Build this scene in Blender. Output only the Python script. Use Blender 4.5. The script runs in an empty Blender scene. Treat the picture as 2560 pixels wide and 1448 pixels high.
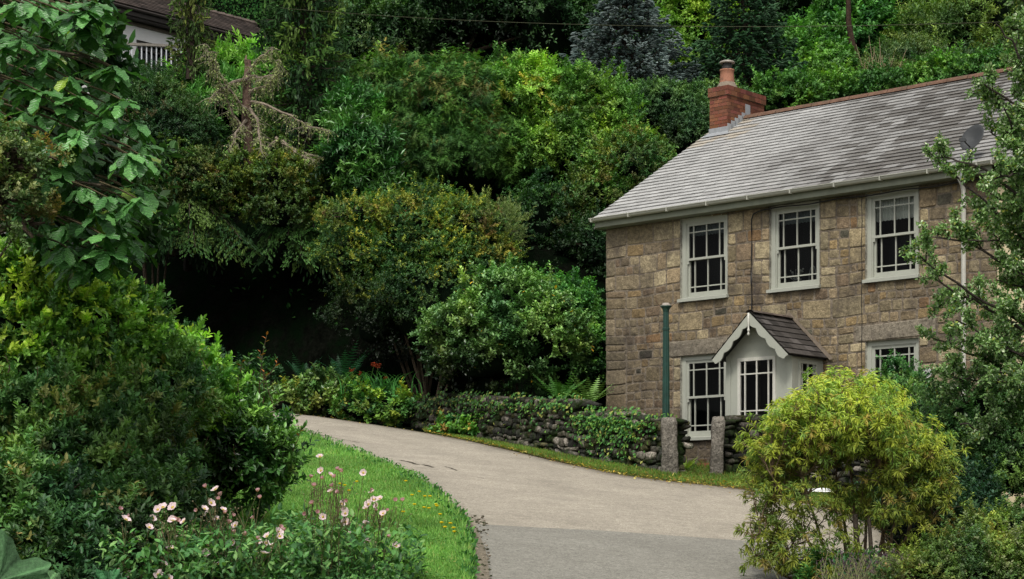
import bpy, math
import numpy as np
from mathutils import Vector

SC = bpy.context.scene
COL = SC.collection
F_PX = 4700.0; HOR = 1350.0; CX = 1280.0; EYE = 2.3

# ------------------------------------------------------------------ measuring
def P(px, py, Y):
    return np.array([(px-CX)/F_PX*Y, Y, EYE+(HOR-py)/F_PX*Y])
def M(px, Y):            # photo pixels to metres at a distance
    return px/F_PX*Y
U = np.array([0.747, -0.665]); NN = np.array([0.665, 0.747])   # along the facade, into the house
C0 = np.array([1.858, 37.0])
def H(s, v, z):          # cottage coordinates: along facade, depth behind facade, height above the eye
    return np.array([C0[0]+s*U[0]+v*NN[0], C0[1]+s*U[1]+v*NN[1], z+EYE])
def smooth(a, b, x):
    t = np.clip((x-a)/(b-a), 0, 1); return t*t*(3-2*t)
def terrain(X, Y):
    X = np.asarray(X, float); Y = np.asarray(Y, float)
    base = 0.113*Y - 0.0819*X
    base = np.where(Y > 70, 0.113*70+(Y-70)*0.02-0.0819*X, base)
    base = np.where(Y < 0, 0.113*Y*0.3-0.0819*X, base)
    s = (X-C0[0])*U[0]+(Y-C0[1])*U[1]; v = (X-C0[0])*NN[0]+(Y-C0[1])*NN[1]
    v0 = 1.5+10.0*smooth(-3.0, 0.5, s)
    d = np.maximum(v-v0, 0); d = np.where(d > 45, 45+(d-45)*0.15, d)
    right = 0.52*(d-1.0+np.exp(-d))
    e = np.maximum((Y-(40.2-0.75*np.minimum(X, 4)))*0.8, 0); e = np.where(e > 45, 45+(e-45)*0.15, e)
    left = 4.0*smooth(0.2, 2.8, e)+0.5*np.maximum(e-2, 0)       # a steep cut bank beside the lane, then the hillside
    w_ = smooth(0.0, 6.0, X+(s > 0)*6.0)
    hill = left*(1-w_)+right*w_
    bump = 0.05*np.sin(X*1.3+1)*np.sin(Y*1.1)*smooth(0.5, 4, d)*3
    return base+hill+bump
def G(px, py):           # the point of the sloping foreground plane seen at a place in the photo
    q = (px-CX)/F_PX; r = (HOR-py)/F_PX
    Y = -EYE/(r-0.113+0.0819*q)
    return np.array([q*Y, Y, 0.113*Y-0.0819*q*Y])

# ------------------------------------------------------------------ objects
def tag(o, label=None, cat=None, group=None, kind=None):
    if label: o['label'] = label
    if cat: o['category'] = cat
    if group: o['group'] = group
    if kind: o['kind'] = kind
    return o
def thing(name, label, cat, loc=(0, 0, 0), group=None):
    o = bpy.data.objects.new(name, None); COL.objects.link(o)
    o.location = [float(a) for a in loc]; o.empty_display_size = 0.3
    o['_l'] = 1; del o['_l']
    return tag(o, label, cat, group)
def world_loc(o):
    l = np.array(o.location); p = o.parent
    while p is not None:
        l = l+np.array(p.location); p = p.parent
    return l

class MB:
    """collects vertices and faces, then links them as one mesh object"""
    def __init__(s): s.v = []; s.f = []; s.c = []; s.uv = []; s.n = 0; s.mi = []
    def add(s, v, f, c=(1, 1, 1), uv=None, mi=0):
        v = np.asarray(v, float).reshape(-1, 3); k = len(v)
        c = np.asarray(c, float)
        if c.ndim == 1: c = np.tile(c, (k, 1))
        s.v.append(v); s.c.append(c)
        s.uv.append(np.zeros((k, 3)) if uv is None else uv)
        if isinstance(f, np.ndarray):
            s.f.append(f+s.n); s.mi.append(np.full(len(f), mi))
        else:
            by = {}
            for q in f: by.setdefault(len(q), []).append(q)
            for q in by.values():
                s.f.append(np.array(q)+s.n); s.mi.append(np.full(len(q), mi))
        s.n += k; return s
    def build(s, name, mat, parent=None, smooth_=False, local=True):
        if not s.v: s.add([[0, 0, 0], [.001, 0, 0], [0, .001, 0]], [(0, 1, 2)])
        V = np.concatenate(s.v); Cc = np.concatenate(s.c); UVv = np.concatenate(s.uv)
        o_loc = np.zeros(3)
        me = bpy.data.meshes.new(name)
        if parent is not None: V = V-world_loc(parent)
        else:
            o_loc = np.array([(V[:, 0].min()+V[:, 0].max())/2, (V[:, 1].min()+V[:, 1].max())/2, V[:, 2].min()]); V = V-o_loc
        me.vertices.add(len(V)); me.vertices.foreach_set('co', V.astype(np.float32).ravel())
        lv = np.concatenate([f.ravel() for f in s.f]).astype(np.int32)
        tot = np.concatenate([np.full(len(f), f.shape[1]) for f in s.f]).astype(np.int32)
        st = np.concatenate([[0], np.cumsum(tot)[:-1]]).astype(np.int32)
        me.loops.add(len(lv)); me.loops.foreach_set('vertex_index', lv)
        me.polygons.add(len(tot)); me.polygons.foreach_set('loop_start', st); me.polygons.foreach_set('loop_total', tot)
        mats = mat if isinstance(mat, (list, tuple)) else [mat]
        for m_ in mats: me.materials.append(m_)
        me.polygons.foreach_set('material_index', np.concatenate(s.mi).astype(np.int32))
        me.polygons.foreach_set('use_smooth', np.full(len(tot), smooth_))
        a = me.attributes.new('Col', 'FLOAT_COLOR', 'POINT')
        a.data.foreach_set('color', np.concatenate([Cc, np.ones((len(Cc), 1))], 1).astype(np.float32).ravel())
        a = me.attributes.new('Par', 'FLOAT_VECTOR', 'POINT')
        a.data.foreach_set('vector', UVv.astype(np.float32).ravel())
        me.update(calc_edges=True); me.validate()
        o = bpy.data.objects.new(name, me); COL.objects.link(o)
        if parent is not None: o.parent = parent
        else: o.location = o_loc
        return o
    # shapes
    def box(s, c, ax, ay, az, h, col=(1, 1, 1), mi=0):
        """box at centre c with unit axes and half sizes h"""
        c = np.asarray(c, float); ax, ay, az = [np.asarray(a, float)*k for a, k in zip((ax, ay, az), h)]
        v = [c+i*ax+j*ay+k*az for k in (-1, 1) for j in (-1, 1) for i in (-1, 1)]
        return s.add(v, [(0, 2, 3, 1), (4, 5, 7, 6), (0, 1, 5, 4), (2, 6, 7, 3), (0, 4, 6, 2), (1, 3, 7, 5)], col, mi=mi)
    def hbox(s, s0, s1, v0, v1, z0, z1, col=(1, 1, 1), mi=0):
        """box in cottage coordinates"""
        v = [H(a, b, c) for c in (z0, z1) for b in (v0, v1) for a in (s0, s1)]
        return s.add(v, [(0, 2, 3, 1), (4, 5, 7, 6), (0, 1, 5, 4), (2, 6, 7, 3), (0, 4, 6, 2), (1, 3, 7, 5)], col, mi=mi)
    def tube(s, pts, rad, sides=6, col=(1, 1, 1), mi=0, cap=True):
        pts = np.asarray(pts, float); n = len(pts)
        rad = np.full(n, rad) if np.isscalar(rad) else np.asarray(rad, float)
        t = np.gradient(pts, axis=0); t /= np.linalg.norm(t, axis=1)[:, None]+1e-9
        ref = np.array([0, 0, 1.0]) if abs(t[:, 2]).mean() < 0.8 else np.array([1.0, 0, 0])
        a = np.cross(t, ref); a /= np.linalg.norm(a, axis=1)[:, None]+1e-9
        b = np.cross(t, a)
        th = np.arange(sides)/sides*2*np.pi
        ring = (a[:, None]*np.cos(th)[None, :, None]+b[:, None]*np.sin(th)[None, :, None])*rad[:, None, None]
        v = (pts[:, None]+ring).reshape(-1, 3)
        i = np.arange(n-1)[:, None]*sides; j = np.arange(sides)[None]; k = (np.arange(sides)+1)[None] % sides
        f = np.stack([i+j, i+k, i+sides+k, i+sides+j], -1).reshape(-1, 4)
        if np.ndim(col) == 2: col = np.repeat(col, sides, 0)
        s.add(v, f, col, mi=mi)
        if cap and sides > 2:
            s.add(v[-sides:], [tuple(range(sides))], np.asarray(col)[-1] if np.ndim(col) == 2 else col, mi=mi)
            s.add(v[:sides], [tuple(range(sides))[::-1]], np.asarray(col)[0] if np.ndim(col) == 2 else col, mi=mi)
        return s
    def lathe(s, c, prof, sides=20, col=(1, 1, 1), ax=None, mi=0):
        """profile of (radius, height) about a vertical axis through c"""
        c = np.asarray(c, float); th = np.arange(sides)/sides*2*np.pi
        if ax is None: X, Y, Z = np.eye(3)
        else:
            Z = np.asarray(ax, float)/np.linalg.norm(ax); X = np.cross(Z, [0, 0, 1.0]) if abs(Z[2]) < .9 else np.array([1.0, 0, 0])
            X /= np.linalg.norm(X); Y = np.cross(Z, X)
        v = np.array([c+r*(math.cos(t)*X+math.sin(t)*Y)+z*Z for r, z in prof for t in th])
        f = []
        for i in range(len(prof)-1):
            for j in range(sides):
                k = (j+1) % sides; f.append((i*sides+j, i*sides+k, (i+1)*sides+k, (i+1)*sides+j))
        return s.add(v, f, col, mi=mi)

# ------------------------------------------------------------------ materials
def mat(name, rough=0.6, base=None, attr=False, spec=0.5, metal=0.0, noise=None, bump=None, mul=None, tint=None):
    """principled material. attr: colour from the mesh; noise: (scale, amount) brightness mottling; bump: list of (scale, strength)"""
    m = bpy.data.materials.new(name); m.use_nodes = True; nt = m.node_tree; N = nt.nodes; Lk = nt.links
    b = N['Principled BSDF']; b.inputs['Roughness'].default_value = rough
    b.inputs['Specular IOR Level'].default_value = spec; b.inputs['Metallic'].default_value = metal
    tc = N.new('ShaderNodeTexCoord')
    if attr:
        a = N.new('ShaderNodeAttribute'); a.attribute_name = 'Col'; col = a.outputs['Color']
    else:
        a = N.new('ShaderNodeRGB'); a.outputs[0].default_value = (*base, 1); col = a.outputs[0]
    for (sc_, amt) in (noise or []):
        n = N.new('ShaderNodeTexNoise'); n.inputs['Scale'].default_value = sc_; n.inputs['Detail'].default_value = 6
        n.inputs['Roughness'].default_value = 0.65
        Lk.new(tc.outputs['Object'], n.inputs['Vector'])
        mr = N.new('ShaderNodeMapRange'); mr.inputs['From Min'].default_value = 0.3; mr.inputs['From Max'].default_value = 0.7
        mr.inputs['To Min'].default_value = 1-amt; mr.inputs['To Max'].default_value = 1+amt
        Lk.new(n.outputs['Fac'], mr.inputs['Value'])
        vm = N.new('ShaderNodeVectorMath'); vm.operation = 'SCALE'
        Lk.new(col, vm.inputs[0]); Lk.new(mr.outputs[0], vm.inputs['Scale']); col = vm.outputs[0]
    if tint:     # (colour, noise scale, threshold low, high)
        tcol, sc_, lo, hi = tint
        n = N.new('ShaderNodeTexNoise'); n.inputs['Scale'].default_value = sc_; n.inputs['Detail'].default_value = 7
        n.inputs['Roughness'].default_value = 0.7; Lk.new(tc.outputs['Object'], n.inputs['Vector'])
        mr = N.new('ShaderNodeMapRange'); mr.inputs['From Min'].default_value = lo; mr.inputs['From Max'].default_value = hi
        Lk.new(n.outputs['Fac'], mr.inputs['Value'])
        mx = N.new('ShaderNodeMix'); mx.data_type = 'RGBA'; Lk.new(mr.outputs[0], mx.inputs['Factor'])
        Lk.new(col, mx.inputs['A']); mx.inputs['B'].default_value = (*tcol, 1); col = mx.outputs['Result']
    Lk.new(col, b.inputs['Base Color'])
    prev = None
    for (sc_, st) in (bump or []):
        n = N.new('ShaderNodeTexNoise'); n.inputs['Scale'].default_value = sc_; n.inputs['Detail'].default_value = 5
        Lk.new(tc.outputs['Object'], n.inputs['Vector'])
        bp = N.new('ShaderNodeBump'); bp.inputs['Strength'].default_value = st; bp.inputs['Distance'].default_value = 0.6/sc_
        Lk.new(n.outputs['Fac'], bp.inputs['Height'])
        if prev: Lk.new(prev, bp.inputs['Normal'])
        prev = bp.outputs[0]
    if prev: Lk.new(prev, b.inputs['Normal'])
    return m

def leaf_mat(name, rough=0.5, trans=0.22, spec=0.35, veins=False, gain=2.08, bl=.74):
    m = bpy.data.materials.new(name); m.use_nodes = True; nt = m.node_tree; N = nt.nodes; Lk = nt.links
    b = N['Principled BSDF']; b.inputs['Roughness'].default_value = rough; b.inputs['Specular IOR Level'].default_value = spec
    a = N.new('ShaderNodeAttribute'); a.attribute_name = 'Col'; col = a.outputs['Color']
    gn = N.new('ShaderNodeVectorMath'); gn.operation = 'MULTIPLY'; Lk.new(col, gn.inputs[0]); gn.inputs[1].default_value = (gain*(.95 if bl < 1 else 1), gain, gain*bl); col = gn.outputs[0]
    if veins:
        p = N.new('ShaderNodeAttribute'); p.attribute_name = 'Par'
        sx = N.new('ShaderNodeSeparateXYZ'); Lk.new(p.outputs['Vector'], sx.inputs[0])
        ab = N.new('ShaderNodeMath'); ab.operation = 'ABSOLUTE'; Lk.new(sx.outputs[0], ab.inputs[0])
        m1 = N.new('ShaderNodeMath'); m1.operation = 'MULTIPLY_ADD'; m1.inputs[1].default_value = -0.45; Lk.new(ab.outputs[0], m1.inputs[0]); Lk.new(sx.outputs[1], m1.inputs[2])
        m2 = N.new('ShaderNodeMath'); m2.operation = 'MULTIPLY'; m2.inputs[1].default_value = 44; Lk.new(m1.outputs[0], m2.inputs[0])
        sn = N.new('ShaderNodeMath'); sn.operation = 'SINE'; Lk.new(m2.outputs[0], sn.inputs[0])
        mr = N.new('ShaderNodeMapRange'); mr.inputs['From Min'].default_value = .55; mr.inputs['From Max'].default_value = 1; mr.inputs['To Min'].default_value = 1; mr.inputs['To Max'].default_value = 1.45
        Lk.new(sn.outputs[0], mr.inputs['Value'])
        vm = N.new('ShaderNodeVectorMath'); vm.operation = 'SCALE'; Lk.new(col, vm.inputs[0]); Lk.new(mr.outputs[0], vm.inputs['Scale']); col = vm.outputs[0]
        bp = N.new('ShaderNodeBump'); bp.inputs['Strength'].default_value = 0.35; bp.inputs['Distance'].default_value = 0.01
        Lk.new(sn.outputs[0], bp.inputs['Height']); Lk.new(bp.outputs[0], b.inputs['Normal'])
    Lk.new(col, b.inputs['Base Color'])
    if trans > 0:
        tr = N.new('ShaderNodeBsdfTranslucent'); vm = N.new('ShaderNodeVectorMath'); vm.operation = 'MULTIPLY'
        Lk.new(col, vm.inputs[0]); vm.inputs[1].default_value = (1.3, 1.5, 0.6); Lk.new(vm.outputs[0], tr.inputs['Color'])
        mx = N.new('ShaderNodeMixShader'); mx.inputs[0].default_value = trans
        Lk.new(b.outputs[0], mx.inputs[1]); Lk.new(tr.outputs[0], mx.inputs[2]); Lk.new(mx.outputs[0], N['Material Output'].inputs['Surface'])
    return m

def glass_mat():
    m = bpy.data.materials.new('window glass'); m.use_nodes = True; nt = m.node_tree; N = nt.nodes; Lk = nt.links
    N.remove(N['Principled BSDF'])
    t = N.new('ShaderNodeBsdfTransparent'); t.inputs[0].default_value = (.82, .86, .85, 1)
    g = N.new('ShaderNodeBsdfGlossy'); g.inputs['Roughness'].default_value = 0.02; g.inputs['Color'].default_value = (.25, .25, .25, 1)
    fr = N.new('ShaderNodeFresnel'); fr.inputs['IOR'].default_value = 1.42
    tc = N.new('ShaderNodeTexCoord'); n = N.new('ShaderNodeTexNoise'); n.inputs['Scale'].default_value = 3
    Lk.new(tc.outputs['Object'], n.inputs['Vector']); bp = N.new('ShaderNodeBump'); bp.inputs['Strength'].default_value = .08; Lk.new(n.outputs['Fac'], bp.inputs['Height']); Lk.new(bp.outputs[0], g.inputs['Normal'])
    mx = N.new('ShaderNodeMixShader'); Lk.new(fr.outputs[0], mx.inputs[0]); Lk.new(t.outputs[0], mx.inputs[1]); Lk.new(g.outputs[0], mx.inputs[2])
    Lk.new(mx.outputs[0], N['Material Output'].inputs['Surface']); return m

Mt = dict(
    stone=mat('granite rubble', .85, attr=True, spec=.25, noise=[(4, .2), (16, .32), (45, .42)], bump=[(12, .45), (45, .6)], tint=((.06, .048, .042), 1.6, .48, .72)),
    drystone=mat('dry stone', .95, attr=True, spec=.1, noise=[(6, .4), (25, .6), (60, .4)], bump=[(9, .7), (30, .8)], tint=((.02, .035, .010), 3.5, .47, .6)),
    granite=mat('granite post', .9, base=(.155, .14, .118), spec=.2, noise=[(3, .4), (25, .6), (60, .5)], bump=[(14, .8), (40, .8)], tint=((.5, .47, .4), 5.0, .62, .7)),
    slate=mat('roof slate', .42, attr=True, spec=.5, noise=[(9, .10), (60, .12)], bump=[(25, .15)]),
    porchslate=mat('porch slate', .6, attr=True, spec=.4, noise=[(12, .2), (70, .3)], bump=[(25, .3)]),
    ridge=mat('ridge tile', .85, base=(.15, .085, .058), spec=.2, noise=[(4, .3), (40, .35)], bump=[(30, .5)], tint=((.09, .075, .05), 5, .5, .7)),
    paint=mat('grey green paint', .45, base=(.37, .38, .325), noise=[(3, .06), (40, .05)], tint=((.3, .3, .25), 8, .66, .8)),
    white=mat('white paint', .5, base=(.56, .55, .49), noise=[(5, .06), (60, .12)], tint=((.25, .2, .13), 12, .68, .76)),
    gutter=mat('gutter paint', .4, base=(.40, .40, .34), noise=[(6, .06)]),
    brick=mat('chimney brick', .85, attr=True, spec=.2, noise=[(10, .2), (60, .3)], bump=[(40, .5)]),
    mortar=mat('mortar', .9, base=(.2, .16, .12), noise=[(20, .3)]),
    lead=mat('lead flashing', .45, base=(.30, .315, .33), noise=[(12, .15)], spec=.5, metal=.0),
    terra=mat('terracotta', .8, base=(.34, .15, .09), noise=[(8, .2), (30, .1)], tint=((.08, .06, .05), 7, .55, .75)),
    soot=mat('sooty metal', .7, base=(.03, .028, .025), noise=[(12, .3)]),
    cowl=mat('weathered cowl', .6, base=(.30, .27, .23), noise=[(12, .3)]),
    greenpaint=mat('green iron paint', .4, base=(.008, .045, .033), noise=[(10, .3)], tint=((.05, .04, .02), 14, .6, .75)),
    rust=mat('rusty iron', .9, base=(.09, .045, .025), noise=[(30, .4)]),
    black=mat('black cable', .5, base=(.008, .008, .009)),
    room=mat('dark room', .9, base=(.012, .012, .012)),
    lace=mat('lace curtain', .9, base=(.55, .55, .5), noise=[(60, .25)]),
    glass=glass_mat(),
    dish=mat('dish grey', .5, base=(.045, .048, .05), noise=[(6, .15)]),
    galv=mat('galvanised', .4, base=(.35, .36, .36), metal=.6),
    cream=mat('cream render', .85, base=(.62, .52, .33), noise=[(3, .08), (50, .06)], bump=[(50, .2)]),
    whitewall=mat('white render', .85, base=(.88, .86, .84), noise=[(2, .06), (60, .04)]),
    darkroof=mat('old roof tile', .85, attr=True, spec=.2, noise=[(5, .3), (40, .4)], bump=[(30, .5)]),
    fascia=mat('brown fascia', .6, base=(.035, .027, .022), noise=[(10, .2)]),
    bark=mat('bark', .9, attr=True, spec=.2, noise=[(8, .3), (40, .4)], bump=[(18, .8)]),
    redbrick=mat('red brick step', .85, base=(.20, .06, .035), noise=[(10, .3), (60, .3)]),
    core=mat('painted inner shade', .95, base=(.004, .009, .004), spec=.05, noise=[(4, .5)]),
    leaf=leaf_mat('leaf'), gloss=leaf_mat('glossy leaf', .36, .15, .5), matt=leaf_mat('matt leaf', .6, .2, .3),
    needle=leaf_mat('needle', .6, .08, .3), big=leaf_mat('broad leaf', .38, .22, .5, True),
    petal=leaf_mat('petal', .6, .3, .2, gain=1.05, bl=1), bluen=leaf_mat('blue needle', .6, .05, .3, gain=1.7, bl=1), grass=leaf_mat('grass blade', .55, .3, .3),
)

# ------------------------------------------------------------------ camera, light
cam = bpy.data.cameras.new('camera'); co = bpy.data.objects.new('camera', cam); COL.objects.link(co)
cam.sensor_width = 36; cam.lens = F_PX/2560*36; cam.shift_y = (HOR-724)/2560.0
cam.clip_start = 0.1; cam.clip_end = 2000
co.location = (0, 0, EYE); co.rotation_euler = (math.pi/2, 0, 0); SC.camera = co
SUN_EL, SUN_AZ = 54, 195        # azimuth measured clockwise from +Y: behind the camera, to the left
w = bpy.data.worlds.new('World'); SC.world = w; w.use_nodes = True; nt = w.node_tree
bg = nt.nodes['Background']; sky = nt.nodes.new('ShaderNodeTexSky'); sky.sky_type = 'NISHITA'; sky.sun_disc = False
sky.sun_elevation = math.radians(SUN_EL); sky.sun_rotation = math.radians(SUN_AZ); sky.dust_density = 4; sky.air_density = 1.3
hs = nt.nodes.new('ShaderNodeHueSaturation'); hs.inputs['Saturation'].default_value = 0.12
nt.links.new(sky.outputs[0], hs.inputs['Color']); nt.links.new(hs.outputs[0], bg.inputs['Color'])
bg.inputs['Strength'].default_value = 0.14
sl = bpy.data.lights.new('sun', 'SUN'); so = bpy.data.objects.new('sun', sl); COL.objects.link(so)
sl.energy = 2.3; sl.angle = math.radians(12); sl.color = (1, .95, .86)
az, el = math.radians(SUN_AZ), math.radians(SUN_EL)
sd = Vector((math.sin(az)*math.cos(el), math.cos(az)*math.cos(el), math.sin(el)))
so.rotation_euler = sd.to_track_quat('Z', 'Y').to_euler(); so.location = (-15, -10, 40)
SC.view_settings.view_transform = 'Standard'; SC.view_settings.look = 'None'; SC.view_settings.exposure = 0
SC.render.engine = 'CYCLES'; SC.cycles.max_bounces = 6; SC.cycles.transparent_max_bounces = 8
SC.cycles.use_denoising = True
# ================================================================== GROUND
def axis(a, b, fine0, fine1, st, big):
    x = [a]
    while x[-1] < b:
        x.append(x[-1]+(st if fine0 <= x[-1] < fine1 else big))
    return np.array(x)
gx = axis(-320, 320, -22, 22, .5, 12); gy = axis(-40, 420, 6, 92, .5, 12)
XX, YY = np.meshgrid(gx, gy); ZZ = terrain(XX, YY)
nx, ny = len(gx), len(gy); i = np.arange(ny-1)[:, None]*nx; j = np.arange(nx-1)[None]
gm = MB(); gm.add(np.stack([XX.ravel(), YY.ravel(), ZZ.ravel()], 1), np.stack([i+j, i+j+1, i+nx+j+1, i+nx+j], -1).reshape(-1, 4))
m_ground = mat('shade darkened soil', 1.0, base=(.003, .0035, .0025), spec=0, noise=[(1.5, .5), (12, .5)], bump=[(6, .6), (30, .5)], tint=((.002, .005, .002), 1.2, .45, .6))  # near black soil: shade under the trees is put into its colour
tag(gm.build('ground', m_ground, smooth_=True), kind='structure')

def ribbon(pairs, nsub, lift, skip=0):
    """sheet between two outlines that follows the ground, lift metres above it"""
    rows = []
    pr = [(G(*a)[:2], G(*b)[:2]) for a, b in pairs]
    A = np.array([p[0] for p in pr]); B = np.array([p[1] for p in pr])
    t = np.linspace(0, len(pr)-1, (len(pr)-1)*6+1)
    def cr(Q):
        out = []
        for tt in t:
            k = min(int(tt), len(Q)-2); f = tt-k
            p0, p1, p2, p3 = Q[max(k-1, 0)], Q[k], Q[k+1], Q[min(k+2, len(Q)-1)]
            out.append(.5*(2*p1+(p2-p0)*f+(2*p0-5*p1+4*p2-p3)*f*f+(3*p1-p0-3*p2+p3)*f**3))
        return np.array(out)
    A, B = cr(A), cr(B); m = MB(); u = np.linspace(0, 1, nsub+1)
    X = A[:, None]*(1-u)[None, :, None]+B[:, None]*u[None, :, None]
    Z = terrain(X[..., 0], X[..., 1])+lift
    V = np.concatenate([X, Z[..., None]], -1).reshape(-1, 3)
    n = nsub+1; i = np.arange(len(A)-1)[:, None]*n; j = np.arange(nsub)[None]
    uv = np.zeros((len(V), 3)); uv[:, 0] = np.tile(u, len(A))
    m.add(V, np.stack([i+j, i+n+j, i+n+j+1, i+j+1], -1).reshape(-1, 4), uv=uv); return m, A, B

FAR = [(430, 1000), (560, 1014), (690, 1030), (900, 1060), (1100, 1092), (1250, 1124), (1400, 1160), (1550, 1190), (1700, 1210), (1850, 1226), (2000, 1258), (2150, 1300), (2250, 1370), (2300, 1450), (2350, 1600)]
NEAR = [(430, 1040), (560, 1060), (690, 1078), (775, 1098), (900, 1146), (1010, 1196), (1085, 1240), (1150, 1296), (1185, 1340), (1200, 1390), (1206, 1448), (1208, 1500), (1210, 1570), (1212, 1640), (1215, 1800)]
rd, roadA, roadB = ribbon(list(zip(FAR, NEAR)), 24, .03)

def road_mat(name, c1, c2, track):
    m = mat(name, .9, base=c1, spec=.2, noise=[(.7, .12), (7, .12), (22, .26), (60, .55)], bump=[(60, .6)], tint=(c2, 1.7, .5, .75))
    nt = m.node_tree; N = nt.nodes; Lk = nt.links; b = N['Principled BSDF']
    col = b.inputs['Base Color'].links[0].from_socket; tc = [n for n in N if n.type == 'TEX_COORD'][0]
    # hairline cracks, stretched along the road
    mp = N.new('ShaderNodeMapping'); mp.inputs['Scale'].default_value = (.5, .9, .2); mp.inputs['Rotation'].default_value = (0, 0, .5)
    Lk.new(tc.outputs['Object'], mp.inputs[0])
    nz = N.new('ShaderNodeTexNoise'); nz.inputs['Scale'].default_value = 2.2; nz.inputs['Detail'].default_value = 9; nz.inputs['Roughness'].default_value = .75
    Lk.new(mp.outputs[0], nz.inputs['Vector'])
    s = N.new('ShaderNodeMath'); s.operation = 'SUBTRACT'; s.inputs[1].default_value = .5; Lk.new(nz.outputs['Fac'], s.inputs[0])
    ab = N.new('ShaderNodeMath'); ab.operation = 'ABSOLUTE'; Lk.new(s.outputs[0], ab.inputs[0])
    mr = N.new('ShaderNodeMapRange'); mr.inputs['From Min'].default_value = .0; mr.inputs['From Max'].default_value = .006
    mr.inputs['To Min'].default_value = .66; mr.inputs['To Max'].default_value = 1; Lk.new(ab.outputs[0], mr.inputs['Value'])
    vm = N.new('ShaderNodeVectorMath'); vm.operation = 'SCALE'; Lk.new(col, vm.inputs[0]); Lk.new(mr.outputs[0], vm.inputs['Scale'])
    col = vm.outputs[0]
    if track:
        a = N.new('ShaderNodeAttribute'); a.attribute_name = 'Par'; sx = N.new('ShaderNodeSeparateXYZ'); Lk.new(a.outputs['Vector'], sx.inputs[0])
        cr = N.new('ShaderNodeValToRGB'); e = cr.color_ramp.elements
        e[0].position = 0; e[0].color = (.42, .38, .30, 1); e[1].position = 1; e[1].color = (.6, .58, .5, 1)
        for p, v in ((.03, .62), (.07, .92), (.28, 1.06), (.42, .97), (.62, 1.06), (.8, 1.0), (.95, .92)):
            q = e.new(p); q.color = (v, v, v*.99, 1)
        nn = N.new('ShaderNodeTexNoise'); nn.inputs['Scale'].default_value = 1.5; Lk.new(tc.outputs['Object'], nn.inputs['Vector'])
        ad = N.new('ShaderNodeMath'); ad.operation = 'MULTIPLY_ADD'; ad.inputs[1].default_value = .06; Lk.new(nn.outputs['Fac'], ad.inputs[0]); Lk.new(sx.outputs[0], ad.inputs[2])
        sb = N.new('ShaderNodeMath'); sb.operation = 'SUBTRACT'; sb.inputs[1].default_value = .03; Lk.new(ad.outputs[0], sb.inputs[0])
        Lk.new(sb.outputs[0], cr.inputs[0])
        v2 = N.new('ShaderNodeVectorMath'); v2.operation = 'MULTIPLY'; Lk.new(col, v2.inputs[0]); Lk.new(cr.outputs[0], v2.inputs[1]); col = v2.outputs[0]
    Lk.new(col, b.inputs['Base Color']); return m
tag(rd.build('road', road_mat('worn tan tarmac', (.355, .318, .262), (.28, .252, .21), True), smooth_=True), kind='structure')
pt, _, _ = ribbon([((1191, 1318), (1212, 1800)), ((1330, 1326), (1400, 1800)), ((1500, 1334), (1600, 1800)), ((1700, 1348), (1800, 1800)), ((1890, 1362), (1950, 1800)), ((2050, 1380), (2050, 1800)), ((2240, 1400), (2200, 1800))], 8, .036)
tag(pt.build('road_patch', road_mat('grey tarmac', (.25, .24, .208), (.215, .205, .178), False), smooth_=True), kind='structure')

# dark scars where the surface has broken up
scar_m = mat('broken tarmac', .95, base=(.075, .065, .05), spec=.1, noise=[(30, .5)])
for k, (pts, w_) in enumerate((([(1000, 1156), (1022, 1160), (1040, 1166), (1062, 1168), (1082, 1174)], .05), ([(1112, 1172), (1128, 1176), (1142, 1182)], .03), ([(1195, 1200), (1212, 1202)], .03), ([(1280, 1296), (1330, 1300)], .012), ([(760, 1082), (830, 1098), (900, 1112)], .02))):
    rr = np.random.RandomState(k); m = MB(); c = np.array([G(*p) for p in pts]); tt = np.linspace(0, len(c)-1, len(c)*5); c = np.stack([np.interp(tt, np.arange(len(c)), c[:, a]) for a in range(3)], 1)
    d = nrm0 = np.gradient(c, axis=0)[:, :2]; d = d/np.linalg.norm(d, axis=1)[:, None]; n = np.stack([-d[:, 1], d[:, 0]], 1)
    L = c[:, :2]+n*(w_*rr.uniform(.1, 1, len(c)))[:, None]; R = c[:, :2]-n*(w_*rr.uniform(.1, 1, len(c)))[:, None]
    V = np.concatenate([np.c_[L, terrain(L[:, 0], L[:, 1])+.036], np.c_[R, terrain(R[:, 0], R[:, 1])+.036]]); k_ = len(c)
    m.add(V, [(i, i+1, k_+i+1, k_+i) for i in range(k_-1)]); tag(m.build('road_crack', scar_m), kind='structure')

# lawn and verges
LAWN_FAR = [(430, 1042), (560, 1062), (690, 1080), (775, 1100), (900, 1148), (1010, 1198), (1080, 1243), (1135, 1297), (1160, 1345), (1170, 1395), (1172, 1448), (1175, 1560), (1180, 1800)]
LAWN_NEAR = [(300, 1060), (350, 1100), (400, 1180), (420, 1240), (450, 1300), (500, 1360), (540, 1420), (560, 1480), (580, 1540), (600, 1600), (620, 1660), (640, 1720), (660, 1850)]
lw, lawnA, lawnB = ribbon(list(zip(LAWN_FAR, LAWN_NEAR)), 24, .05)
m_lawn = mat('lawn turf', .9, base=(.12, .23, .04), spec=.1, noise=[(1.2, .25), (14, .3)], bump=[(25, .6)], tint=((.15, .19, .05), 1.6, .52, .75))
tag(lw.build('lawn', m_lawn, smooth_=True), kind='structure')
VER_A = [(1060, 1070), (1180, 1098), (1300, 1118), (1420, 1140), (1540, 1158), (1680, 1172), (1800, 1180), (1950, 1205), (2100, 1240), (2250, 1290)]
VER_B = [(1060, 1084), (1180, 1108), (1300, 1135), (1420, 1164), (1550, 1191), (1700, 1211), (1850, 1227), (2000, 1260), (2150, 1302), (2260, 1378)]
vg, verA, verB = ribbon(list(zip(VER_A, VER_B)), 6, .036)
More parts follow.
